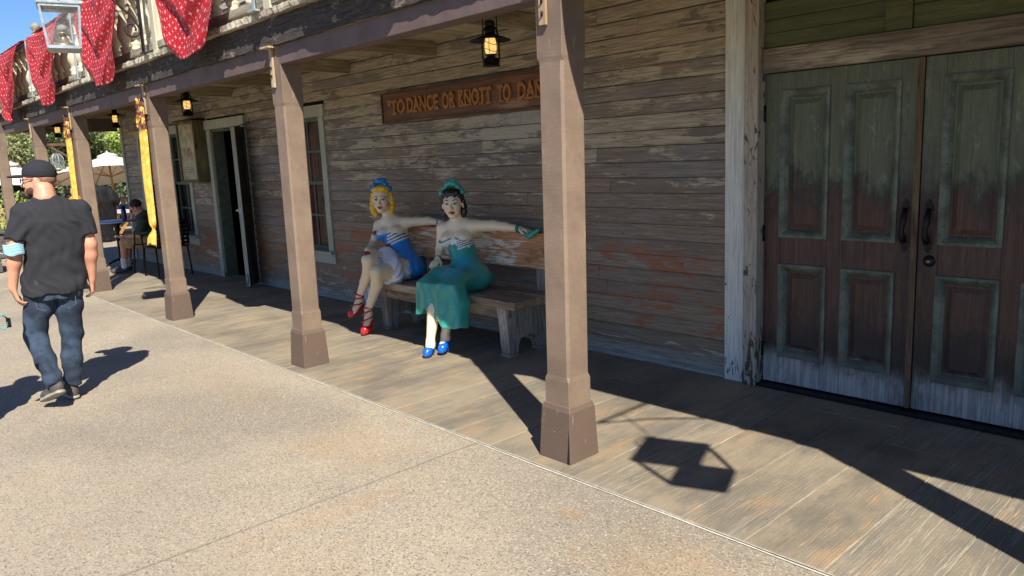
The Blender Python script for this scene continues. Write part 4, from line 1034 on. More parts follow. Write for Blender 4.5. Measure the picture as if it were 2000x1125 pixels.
def column(F, zs, cx, cy, rx, ry, M=None, o=(0,0,0), k=.02, p=2.2, mode='u'):
    """upright body of elliptical section; all lists run along zs"""
    zs = np.array(zs, float); o = np.array(o, float); M = np.eye(3) if M is None else np.array(M)
    def fn(P):
        q = (P-o)@M; z = q[..., 2]; a = np.interp(z, zs, rx); b = np.interp(z, zs, ry)
        x = np.abs(q[..., 0]-np.interp(z, zs, cx))/a; y = np.abs(q[..., 1]-np.interp(z, zs, cy))/b
        d = ((x**p+y**p)**(1/p)-1)*np.minimum(a, b)
        return np.maximum(d, np.maximum(zs[0]-z, z-zs[-1]))
    r = max(max(rx), max(ry))+max(map(abs, list(cx)+list(cy))); pts = np.array([M@np.array((sx*r, sy*r, z))+o for sx in (-1, 1) for sy in (-1, 1) for z in (zs[0], zs[-1])])
    return F.op(fn, pts.min(0), pts.max(0), k, mode)
V3 = lambda *a: np.array(a, float)
def loc(V, c, Rm, s): return (V-np.array(c))@Rm/s
def put(name, F_V, c, Rm, s, parent):                # samples the face surface for the painted details
    pass
def face_details(root, body, c, Rm, s, iris, brow, brow_arch, lid=.0, lash=True):
    V = np.array([v.co[:] for v in body.data.vertices]); q = loc(V, c, Rm, s); m_ = (q[:, 1] > .03) & (np.abs(q[:, 0]) < .07) & (np.abs(q[:, 2]) < .11); q = q[m_]
    def S_(x, z, off=.0012):
        d = (q[:, 0]-x)**2+(q[:, 2]-z)**2; n_ = np.argsort(d)[:4]; return c+Rm@(np.array((x, q[n_, 1].max()+off, z))*s)
    mk = lambda: MB()
    def disc(b, x, z, rx, rz, off, n=14, top=1.0):
        vs = [S_(x, z, off+.001)]+[S_(x+rx*math.cos(t), z+rz*(top if math.sin(t) > 0 else 1)*math.sin(t), off) for t in [2*math.pi*i/n for i in range(n)]]
        b.add(vs, [(0, 1+i, 1+(i+1) % n) for i in range(n)], True)
    wht, ir, ls, br, lp = mk(), mk(), mk(), mk(), mk()
    for sx in (-1, 1):
        ex, ez = sx*.031, -.003
        disc(wht, ex, ez, .0160, .0088, .0015, 16, .9-lid); disc(ir, ex-.0015, ez+.0002, .0068, .0072, .0030, 12, .95-lid)
        P = [S_(ex+sx*a, ez+.0088*(1-((a-.001)/.0165)**2)*(.9-lid)+.0012+.0015*(a > .012), .003) for a in (-.0160, -.010, -.004, .002, .008, .0135, .0195)]
        ls = mk(); ls.tube(P, [.0012*s, .0024*s, .0030*s, .0032*s, .0032*s, .0028*s, .0010*s], 6)
        P = [S_(ex+sx*a, .020+brow_arch(a), .0015) for a in (-.016, -.008, 0, .008, .016, .022)]
        br = mk(); br.tube(P, [.0028*s, .0032*s, .0030*s, .0025*s, .0020*s, .0010*s], 6)
        ls.build('eyelashes', simple('lash_black', lin(26, 22, 22), .4, 0, .02), root, world=True); br.build('eyebrow', simple('brow_paint', brow, .4, 0, .02), root, world=True)
    disc(lp, 0, -.0690, .0255, .0125, .0040, 20)
    kw = dict(parent=root, world=True)
    wht.build('eye', simple('eye_white_paint', lin(214, 206, 190), .3, 0, .03), **kw); ir.build('iris', simple('iris_paint', iris, .25, 0, .05), **kw)
    lp.build('lips', simple('red_lip_paint', lin(176, 26, 44), .25, 0, .05), **kw)

SK = np.array(lin(240, 220, 184)[:3])
def skin_color(c, Rm, s):
    def f(V):
        C_ = np.tile(SK, (len(V), 1)); q = loc(V, c, Rm, s)
        for sx in (-1, 1):
            d = ((q[:, 0]-sx*.043)/.022)**2+((q[:, 2]+.038)/.020)**2; w_ = np.exp(-d)*.45*(q[:, 1] > .0)*(np.abs(q[:, 2]) < .12); C_ = C_*(1-w_[:, None])+np.array(lin(206, 128, 104)[:3])*w_[:, None]
        hd = (np.abs(q[:, 2]) < .12)[:, None]; C_ = np.where(hd, C_*.98+np.array(lin(232, 214, 196)[:3])*.02, C_)
        return C_
    return f
def solid(col): return lambda V: np.tile(np.array(col[:3]), (len(V), 1))
H_ST = .0062
# ------------------------------------------------------------------ the blonde statue in blue
BL = empty('seated_statue', (-6.10, 4.10, .0), 0, 'painted statue of a seated blonde woman in a blue dress and red lace-up shoes', 'statue', 'painted statues sharing the bench')
hc = V3(-6.325, 4.205, 1.222); Rh = vrot(R(-137), R(2), R(0)); hs = 1.10
F = Field((-6.72, 3.60, 0.0), (-5.50, 4.62, 1.42), H_ST)
head(F, hc, Rh, hs, neck=(V3(-6.318, 4.262, 1.08), V3(-6.30, 4.285, 1.01), .046, .058))
ch = V3(-6.265, 4.275, .90); wa = V3(-6.135, 4.27, .715)
F.chain([V3(-6.30, 4.29, .985), V3(-6.24, 4.29, .88), V3(-6.15, 4.28, .74), V3(-6.03, 4.26, .60)], [.085, .105, .092, .125], .06)
sl, sr = V3(-6.400, 4.205, .972), V3(-6.135, 4.350, .992)
F.chain([sl, V3(-6.29, 4.28, .985), sr], [.050, .066, .052], .05)
for p in (V3(-6.290, 4.178, .895), V3(-6.160, 4.240, .905)): F.ell(p, (.062, .062, .058), None, .04)
F.chain([sl, V3(-6.395, 4.12, .80), V3(-6.300, 3.99, .755)], [.050, .037, .028], .02); F.cone(V3(-6.300, 3.99, .755), V3(-6.17, 3.93, .772), .030, .024, .015)
hand(F, V3(-6.165, 3.925, .780), (.95, -.32, -.12), (.0, -.15, -1), -1, .98, .35, .4)
F.chain([sr, V3(-5.915, 4.44, 1.005), V3(-5.735, 4.475, .99)], [.052, .040, .027], .02); hand(F, V3(-5.735, 4.475, .992), (1, .02, -.06), (0, -.1, -1), 1, .98, .5, .3)
K1, A1_, K2, A2_ = V3(-6.005, 3.80, .702), V3(-6.185, 3.79, .350), V3(-5.880, 3.80, .600), V3(-6.070, 3.80, .235)
F.chain([V3(-6.08, 4.20, .60), V3(-6.05, 4.0, .655), K1], [.105, .090, .060], .04); F.chain([V3(-5.99, 4.24, .57), V3(-5.93, 4.0, .585), K2], [.11, .090, .060], .04)
F.chain([K1, K1+(A1_-K1)*.32+V3(0, .035, 0), A1_], [.058, .056, .033], .02); F.chain([K2, K2+(A2_-K2)*.32+V3(0, .035, 0), A2_], [.058, .056, .034], .02)
F.chain([A1_, V3(-6.205, 3.785, .285), V3(-6.205, 3.72, .20)], [.033, .036, .026], .02); F.chain([A2_, V3(-6.075, 3.80, .165), V3(-6.055, 3.745, .055)], [.034, .037, .028], .02)
body = F.mesh('body', M_STAT, BL, skin_color(hc, Rh, hs), 2)
face_details(BL, body, hc, Rh, hs, lin(46, 58, 84), lin(120, 112, 70), lambda a: .004-(a-.004)**2*22)
# hair: rolled fringe, curls down each side
F = Field((-6.56, 4.00, 1.02), (-6.10, 4.44, 1.48), .0052)
def HW(p): return hc+Rh@(np.array(p)*hs)
def HE(F, p, r, k=.012, mode='u'): F.ell(HW(p), np.array(r)*hs, Rh, k, mode)
HE(F, (0, -.030, .042), (.088, .090, .086)); HE(F, (0, .035, .092), (.074, .050, .036)); HE(F, (0, .066, .086), (.060, .022, .024), .012)
for i in range(7):
    t_ = -1+2*i/6; HE(F, (t_*.058, .066-.02*t_*t_, .092-.006*t_*t_), (.016, .024, .026), .006)
for sx in (-1, 1):
    for j, (x, y, z, r_) in enumerate([(.080, -.005, .045, .020), (.086, -.014, .010, .022), (.088, -.018, -.030, .026), (.088, -.016, -.070, .029), (.080, -.012, -.108, .028), (.066, -.014, -.132, .020), (.072, -.052, -.05, .034), (.066, -.054, -.10, .034)]):
        HE(F, (sx*x, y, z), (r_, r_*1.05, r_*.95), .010)
HE(F, (0, -.075, -.03), (.075, .040, .09), .03)
F.disp(lambda P: .0020*np.sin((P[..., 2]*1.0+P[..., 0]*.6)*140+3*np.sin(P[..., 0]*60)))
hr = F.mesh('hair', M_STAT, BL, solid(lin(236, 186, 44)), 1)
F = Field((-6.50, 3.98, 1.24), (-6.12, 4.36, 1.52), .0052)
for i in range(6):
    t_ = i/5; HE(F, (-.078+.150*t_, .012+.018*math.sin(t_*3.1), .092+.070*math.sin(t_*3.1)), (.026, .034, .024), .010)
HE(F, (.010, .045, .165), (.030, .020, .020), .010); HE(F, (.046, .062, .112), (.016, .012, .034), .008); HE(F, (-.03, .030, .172), (.030, .02, .018), .010)
F.disp(lambda P: .002*np.sin(P[..., 0]*190+P[..., 2]*120)); F.mesh('hair_bow', M_STAT, BL, solid(lin(26, 130, 206)), 1)
# dress
BLUE = np.array(lin(26, 132, 206)[:3]); WHT = np.array(lin(232, 232, 234)[:3]); RED_ = np.array(lin(170, 44, 62)[:3])
F = Field((-6.46, 3.94, .47), (-5.80, 4.46, .99), H_ST)
F.chain([V3(-6.265, 4.27, .875), V3(-6.215, 4.275, .83), V3(-6.135, 4.27, .72), V3(-6.03, 4.24, .595)], [.108, .108, .104, .148], .05)
for p in (V3(-6.290, 4.172, .885), V3(-6.158, 4.234, .893)): F.ell(p, (.074, .072, .064), None, .03)
F.ell(V3(-5.99, 4.24, .565), (.165, .165, .10), None, .05); F.box(V3(-6.1, 4.2, .40), (.5, .5, .0735), None, .001, .004, 's')
nrm = V3(.10, -.05, 1.0); nrm /= np.linalg.norm(nrm)
F.op(lambda P: (P-V3(-6.22, 4.2, .915))@nrm, F.lo, F.lo+F.h*F.n, .006, 'i')
F.disp(lambda P: .0035*np.sin(P[..., 0]*95+P[..., 1]*70+P[..., 2]*30)*(P[..., 2] < .70))
u_ax = V3(.86, .50, 0)
def blue_col(V):
    C_ = np.tile(BLUE, (len(V), 1)); u = (V-V3(-6.22, 4.2, 0))@u_ax; z = V[:, 2]
    top = .913-.0
    trim = (z > .895-.02*np.sin(u*60)*.25) & (u < .03); C_[trim] = WHT
    zz = z-.775-u*.42
    band = (u > -.01) & (zz > .0) & (zz < .125); C_[band] = np.where((np.sin(zz*200)[:, None] > -.35), WHT, np.array(lin(30, 46, 70)[:3]))[band]
    b2 = (u <= -.01) & (np.abs(z-.772) < .012); C_[b2] = WHT
    return C_
F.mesh('dress', M_STAT, BL, blue_col, 1)
F = Field((-6.36, 3.80, .44), (-5.72, 4.44, .86), H_ST)
F.chain([V3(-6.20, 4.12, .730), V3(-6.06, 4.04, .685), V3(-5.93, 4.00, .62), V3(-5.89, 4.01, .545), V3(-5.98, 3.95, .500)], [.050, .100, .095, .070, .042], .03)
F.chain([V3(-6.02, 3.98, .50), V3(-5.96, 3.95, .50), V3(-5.90, 4.0, .505)], [.03, .038, .035], .02); F.chain([V3(-6.05, 4.10, .62), V3(-5.93, 4.13, .56)], [.11, .085], .03)
F.disp(lambda P: .007*np.sin(P[..., 0]*70+P[..., 2]*85+4*np.sin(P[..., 1]*26)))
F.chain([V3(-6.08, 4.20, .60), V3(-6.05, 4.0, .655), K1], [.100, .084, .055], .004, 's')
fr1 = F.mesh('skirt_frill', M_STAT, BL, solid(lin(222, 226, 234)), 1)
F = Field((-6.46, 3.82, .20), (-6.02, 4.20, .62), H_ST)
F.chain([V3(-6.28, 4.02, .53), V3(-6.30, 3.97, .44), V3(-6.23, 3.93, .30), V3(-6.18, 3.92, .25)], [.055, .075, .04, .018], .03); F.disp(lambda P: .008*np.sin(P[..., 0]*110+P[..., 2]*40))
F.mesh('train', M_STAT, BL, solid(lin(206, 218, 238)), 1)
# roses, pendant, garter, bracelet, shoes
def rose(c, r, name='rose', col=RED_, parent=BL):
    F = Field(np.array(c)-r*1.5, np.array(c)+r*1.5, r/8); F.ell(c, (r, r, r*.9), None, .003)
    cc = np.array(c); vd = V3(.80, -.56, .1); vd /= np.linalg.norm(vd)
    def f(P):
        q = P-cc; d = q@vd; p = q-d[..., None]*vd; rr_ = np.linalg.norm(p, axis=-1); a = np.arctan2(p[..., 2], p@V3(.57, .82, 0)); return .10*r*np.sin(rr_/r*11+a*2)
    F.disp(f); return F.mesh(name, M_STAT, parent, lambda V: np.where((np.sin(np.linalg.norm(V-cc, axis=1)/r*16)[:, None] > .0), col, col*.45), 0)
rose(V3(-6.335, 4.105, .905), .026, col=np.array(lin(186, 70, 84)[:3])); rose(V3(-6.185, 4.145, .775), .032); rose(V3(-6.01, 3.79, .755), .036)
b = MB(); b.tube([tuple(V3(-6.312, 4.262, 1.025)+.066*(math.cos(a)*V3(.86, .5, 0)+math.sin(a)*V3(.5, -.86, -.42))) for a in [i*math.pi/8 for i in range(-2, 11)]], .0035, 6); nk = b.build('necklace', simple('pale_bead_paint', lin(180, 186, 190), .4), BL, world=True)
b = MB(); pc = V3(-6.268, 4.178, .985); b.lathe([(.0, -.028), (.016, -.022), (.014, .0), (.005, .022), (.0, .024)], tuple(pc+V3(.012, -.022, -.02)), 10); b.build('pendant', simple('pale_blue_paint', lin(88, 138, 200), .3), nk)
b.build  # noqa
bpy.data.objects['pendant'].matrix_parent_inverse = pinv(BL); bpy.data.objects['pendant'].parent = BL
b = MB(); b.tube([tuple(V3(-5.95, 3.86, .655)+V3(.058*math.cos(a), .02*math.sin(a), .062*math.sin(a))) for a in [i*math.pi/8 for i in range(16)]], .010, 6, closed=True); b.build('garter', simple('garter_blue', lin(120, 160, 190), .4), BL, world=True)
def shoe(F_, col, toe, heel_top, heel_h, parent, ankle, straps=True, name='shoe'):
    toe = np.array(toe, float); heel = np.array(heel_top, float); lo = np.minimum(toe, heel)-.09; hi = np.maximum(toe, heel)+.09; hi[2] = max(hi[2], ankle[2]+.06)
    F = Field(lo, hi, .005); mid = toe*.45+heel*.55+V3(0, 0, -.006); ball = toe*.8+heel*.2
    F.chain([toe, ball, mid, heel], [.024, .036, .030, .034], .02)
    bt = heel+V3(0, 0, -heel_h) if heel_h else heel
    F.cone(heel+V3(0, 0, -.01), bt, .026, .016, .012)
    F.op(lambda P: P[..., 2]-(heel[2]+.010+(toe[2]+.03-heel[2])*np.clip(((P-heel)@(toe-heel))/((toe-heel)@(toe-heel)), 0, 1.2)), F.lo, F.lo+F.h*F.n, .004, 'i') if True else None
    F.op(lambda P: .002-P[..., 2], F.lo, F.lo+F.h*F.n, .002, 'i')
    o = F.mesh(name, M_STAT, parent, solid(col), 1)
    return o
REDS = lin(190, 24, 34)
s1 = shoe(None, REDS, (-6.225, 3.700, .180), (-6.205, 3.805, .262), .0, BL, V3(*A1_)); s2 = shoe(None, REDS, (-6.045, 3.715, .030), (-6.078, 3.812, .118), .095, BL, V3(*A2_))
def straps(sh, A, Ft, r0):
    A = np.array(A); Ft = np.array(Ft); ax = (Ft-A)/np.linalg.norm(Ft-A); e1 = np.cross(ax, V3(.8, -.56, 0)); e1 /= np.linalg.norm(e1); e2 = np.cross(ax, e1); b = MB()
    L_ = np.linalg.norm(Ft-A)
    for ph in (0, math.pi):
        P = []
        for i in range(25):
            t_ = i/24; a = ph+t_*math.pi*2.2; rr_ = r0*(1.0+.12*math.sin(t_*3)); P.append(tuple(A+ax*L_*t_+(e1*math.cos(a)+e2*math.sin(a))*rr_))
        b.tube(P, .0065, 6)
    b.tube([tuple(A+(e1*math.cos(a)+e2*math.sin(a))*r0*1.0) for a in [i*math.pi/8 for i in range(16)]], .008, 6, closed=True)
    b.build('ankle_ribbon', simple('red_ribbon_paint', REDS, .35, 0, .05), BL, world=True)
straps(s1, A1_+V3(0, 0, .01), V3(-6.207, 3.745, .235), .040); straps(s2, A2_+V3(0, 0, .01), V3(-6.062, 3.765, .095), .041)
b = MB(); b.tube([tuple(V3(-5.775, 4.468, .991)+V3(0, .033*math.cos(a), .033*math.sin(a))) for a in [i*math.pi/8 for i in range(16)]], .009, 6, closed=True); b.build('bracelet', simple('blue_bracelet', lin(110, 150, 200), .4), BL, world=True)
# ------------------------------------------------------------------ the dark haired statue in green
BR = empty('seated_statue', (-5.02, 4.05, .0), 0, 'painted statue of a seated dark-haired woman in a long green dress and blue shoes', 'statue', 'painted statues sharing the bench')
hc2 = V3(-5.165, 4.150, 1.205); Rh2 = vrot(R(-139), R(2), R(2)); hs2 = 1.10
F = Field((-5.50, 3.52, 0.0), (-4.33, 4.60, 1.42), H_ST)
head(F, hc2, Rh2, hs2, neck=(V3(-5.195, 4.215, 1.085), V3(-5.195, 4.24, 1.02), .048, .062))
sl, sr = V3(-5.305, 4.135, .988), V3(-5.055, 4.295, 1.002)
F.chain([V3(-5.19, 4.24, .99), V3(-5.17, 4.22, .88), V3(-5.12, 4.21, .74), V3(-5.04, 4.20, .60)], [.085, .105, .090, .12], .06); F.chain([sl, V3(-5.185, 4.235, 1.0), sr], [.052, .068, .056], .05)
for p in (V3(-5.215, 4.115, .900), V3(-5.085, 4.185, .905)): F.ell(p, (.066, .066, .060), None, .04)
F.chain([sl, V3(-5.305, 4.09, .80), V3(-5.225, 4.0, .742)], [.050, .036, .027], .02); hand(F, V3(-5.222, 3.995, .735), (.55, -.80, -.18), (0, -.1, -1), -1, .98, .35, .5)
F.chain([sr, V3(-4.90, 4.365, 1.004), V3(-4.80, 4.405, .993), V3(-4.64, 4.44, .978)], [.054, .046, .040, .027], .02); hand(F, V3(-4.635, 4.440, .980), (1, -.10, -.10), (0, -.25, -1), 1, 1.05, .75, .6)
A1b, A2b = V3(-4.955, 3.665, .120), V3(-4.925, 3.80, .155)
F.chain([V3(-4.97, 3.76, .50), V3(-4.965, 3.73, .38), A1b], [.058, .056, .034], .02); F.chain([V3(-4.88, 3.80, .50), V3(-4.885, 3.83, .36), A2b], [.058, .054, .034], .02)
F.chain([A1b, V3(-4.95, 3.66, .085), V3(-4.925, 3.60, .040)], [.034, .036, .026], .02); F.chain([A2b, V3(-4.925, 3.80, .12), V3(-4.90, 3.73, .06)], [.034, .036, .026], .02)
body = F.mesh('body', M_STAT, BR, skin_color(hc2, Rh2, hs2), 2)
face_details(BR, body, hc2, Rh2, hs2, lin(54, 70, 70), lin(30, 24, 22), lambda a: -.001+.55*(a+.016) if a < .006 else .0105-(a-.006)*.45, lid=.12)
F = Field((-5.40, 3.96, 1.02), (-4.94, 4.38, 1.46), .0052)
def HW2(p): return hc2+Rh2@(np.array(p)*hs2)
def H2(F, p, r, k=.012, mode='u'): F.ell(HW2(p), np.array(r)*hs2, Rh2, k, mode)
H2(F, (0, -.030, .042), (.088, .090, .084)); H2(F, (0, .035, .088), (.076, .050, .034))
for i in range(8):
    t_ = -1+2*i/7; H2(F, (t_*.066, .072-.026*t_*t_, .076+.008*math.cos(t_*9)-.010*abs(t_)), (.015, .020, .022), .006)
for sx in (-1, 1):
    for (x, y, z, r_) in [(.078, .0, .045, .024), (.084, -.014, .008, .026), (.085, -.026, -.030, .029), (.080, -.034, -.070, .030), (.070, -.046, -.098, .026)]: H2(F, (sx*x*(1 if sx > 0 else .93), y, z), (r_, r_, r_), .010)
H2(F, (0, -.075, -.03), (.072, .040, .09), .03)
F.disp(lambda P: .0013*np.sin((P[..., 2]*.8-P[..., 0])*150+3*np.sin(P[..., 2]*50)))
F.mesh('hair', M_STAT, BR, solid(lin(26, 16, 16)), 1)
F = Field((-5.36, 3.94, 1.16), (-4.94, 4.36, 1.50), .0052)
for i in range(7):
    t_ = i/6; H2(F, (-.082+.158*t_, -.005+.02*math.sin(t_*3.1), .084+.074*math.sin(t_*3.1)), (.028, .046, .026), .012)
H2(F, (-.014, .014, .176), (.036, .030, .022), .012)
F.mesh('head_scarf', M_STAT, BR, solid(lin(48, 166, 158)), 1)
F = Field((-5.40, 3.94, 1.04), (-5.10, 4.36, 1.40), .0052)
F.chain([HW2((-.088, .02, .10)), HW2((-.118, .02, .04)), HW2((-.118, .02, -.04)), HW2((-.092, .03, -.09))], [.022, .020, .016, .010], .01); F.mesh('scarf_tail', M_STAT, BR, solid(lin(30, 92, 176)), 1)
# green dress
GRN = np.array(lin(44, 152, 138)[:3]); TEAL = np.array(lin(36, 154, 192)[:3])
F = Field((-5.46, 3.52, .16), (-4.60, 4.46, 1.00), H_ST)
F.chain([V3(-5.175, 4.215, .88), V3(-5.155, 4.215, .82), V3(-5.115, 4.205, .73), V3(-5.04, 4.20, .60)], [.108, .107, .106, .150], .05)
for p in (V3(-5.218, 4.108, .890), V3(-5.083, 4.180, .897)): F.ell(p, (.078, .078, .066), None, .025)
F.ell(V3(-5.0, 4.20, .565), (.18, .17, .10), None, .05)
F.chain([V3(-5.09, 4.14, .590), V3(-5.08, 3.90, .600), V3(-5.05, 3.745, .575)], [.115, .092, .072], .05); F.chain([V3(-4.96, 4.16, .575), V3(-4.88, 3.92, .580), V3(-4.83, 3.77, .555)], [.12, .094, .074], .06)
F.chain([V3(-5.06, 3.95, .60), V3(-4.93, 3.90, .60)], [.085, .085], .04)
# the skirt falls from the knees to a slanting hem
def skirt(P):
    z = P[..., 2]; t_ = np.clip((.62-z)/.40, 0, 1)
    a = V3(-5.085, 3.735, 0); bb = V3(-4.785, 3.79, 0); bx = a[0]+(-.035)*t_; cx = bb[0]+.075*t_; dx = np.clip(P[..., 0], bx, cx); s_ = (dx-bx)/np.maximum(cx-bx, 1e-3)
    yy = a[1]+(bb[1]-a[1])*s_-.02*t_+.018*np.sin(s_*13+z*3)*t_
    dd = np.sqrt((P[..., 0]-dx)**2+((P[..., 1]-yy)*.85)**2)-.058
    hem = .325-.02*np.sin(s_*3.1)+.085*np.exp(-((s_-.28)/.12)**2)-.075*sstep(.45, .95, s_)
    return np.maximum(dd, np.maximum(hem-z, z-.60))
F.op(skirt, (-5.24, 3.60, .18), (-4.62, 3.90, .62), .035)
F.chain([V3(-4.80, 3.86, .56), V3(-4.745, 3.86, .42), V3(-4.715, 3.84, .27)], [.07, .06, .035], .04)
F.op(lambda P: (P[..., 2]-.470), (-5.3, 4.0, .40), (-4.6, 4.5, .47), .001, 'i') if False else None
F.box(V3(-5.0, 4.22, .37), (.42, .27, .103), None, .001, .003, 's')
F.op(lambda P: np.maximum(np.maximum(P[..., 2]-.47, 3.955-P[..., 1]), -1)*-1 if False else np.maximum(P[..., 2]-.4735, 3.955-P[..., 1]), (-5.46, 3.96, .16), (-4.60, 4.46, .46), .002, 's')
nr2 = V3(.0, -.0, 1.0)
def neckline(P):
    u = (P-V3(-5.15, 4.15, 0))@V3(.88, .47, 0); return P[..., 2]-(.918+.018*np.cos(np.clip(u/.11, -1.4, 1.4)*3.1-np.pi)*-1-.012+u*.05)
F.op(neckline, F.lo, F.lo+F.h*F.n, .005, 'i')
F.disp(lambda P: .0030*np.sin(P[..., 0]*48+P[..., 1]*38+3*np.sin(P[..., 2]*11))*sstep(.68, .5, P[..., 2]))
def green_col(V):
    C_ = np.tile(GRN, (len(V), 1)); u = (V-V3(-5.15, 4.15, 0))@V3(.88, .47, 0); z = V[:, 2]; top = .918-.018*np.cos(np.clip(u/.11, -1.4, 1.4)*3.1-np.pi)-.012+u*.05
    fr = (z < top-.014) & (z > top-.062+.008*np.sin(u*130)) & (u < .13); C_[fr] = WHT
    zz = z-.800-u*.36; band = (u > .035) & (zz > 0) & (zz < .085); C_[band] = np.where((np.sin(zz*330)[:, None] > -.25), WHT, np.array(lin(24, 54, 62)[:3]))[band]
    w_ = np.clip(np.exp(-((z-.69)/.05)**2)*(.5+.5*np.sin(u*18)), 0, 1)[:, None]*.8; C_ = np.where(((z < .78) & (z > .55))[:, None], C_*(1-w_)+TEAL*w_, C_)
    hem = sstep(.46, .30, z)*.25; C_ = C_*(1-hem[:, None])+np.array(lin(52, 166, 136)[:3])*hem[:, None]
    return C_
F.mesh('dress', M_STAT, BR, green_col, 1)
BLS = lin(14, 92, 190)
shoe(None, BLS, (-4.915, 3.585, .032), (-4.965, 3.690, .100), .082, BR, V3(*A1b)); shoe(None, BLS, (-4.885, 3.715, .040), (-4.925, 3.82, .120), .10, BR, V3(*A2b))
b = MB(); b.lathe([(.0, -.012), (.013, -.008), (.013, .008), (.0, .012)], (-4.93, 3.615, .088), 10); b.build('shoe_button', simple('cream_button', lin(216, 190, 130), .4), BR, world=True)
b = MB()
for k in range(3): b.tube([tuple(V3(-4.665+.011*k, 4.437, .981)+V3(0, .033*math.cos(a), .033*math.sin(a))) for a in [i*math.pi/8 for i in range(16)]], .0065, 6, closed=True)
b.build('bracelet', simple('green_bracelet', lin(60, 120, 104), .4), BR, world=True); b = MB()
for k in range(2): b.tube([tuple(V3(-5.228+.006*k, 4.003-.008*k, .738)+V3(.030*math.cos(a)*.8, .030*math.cos(a)*.5, .030*math.sin(a))) for a in [i*math.pi/8 for i in range(16)]], .006, 6, closed=True)
b.build('bracelet', simple('green_bracelet', lin(60, 120, 104), .4), BR, world=True)
F = Field((-4.62, 4.30, .88), (-4.34, 4.50, 1.02), .005); F.chain([V3(-4.555, 4.40, .945), V3(-4.48, 4.385, .935), V3(-4.43, 4.40, .965), V3(-4.40, 4.41, .985)], [.020, .026, .018, .012], .01); F.disp(lambda P: .002*np.sin(P[..., 0]*160)); F.mesh('held_scarf', M_STAT, BR, solid(lin(46, 150, 138)), 1)
bpy.data.objects['held_scarf']

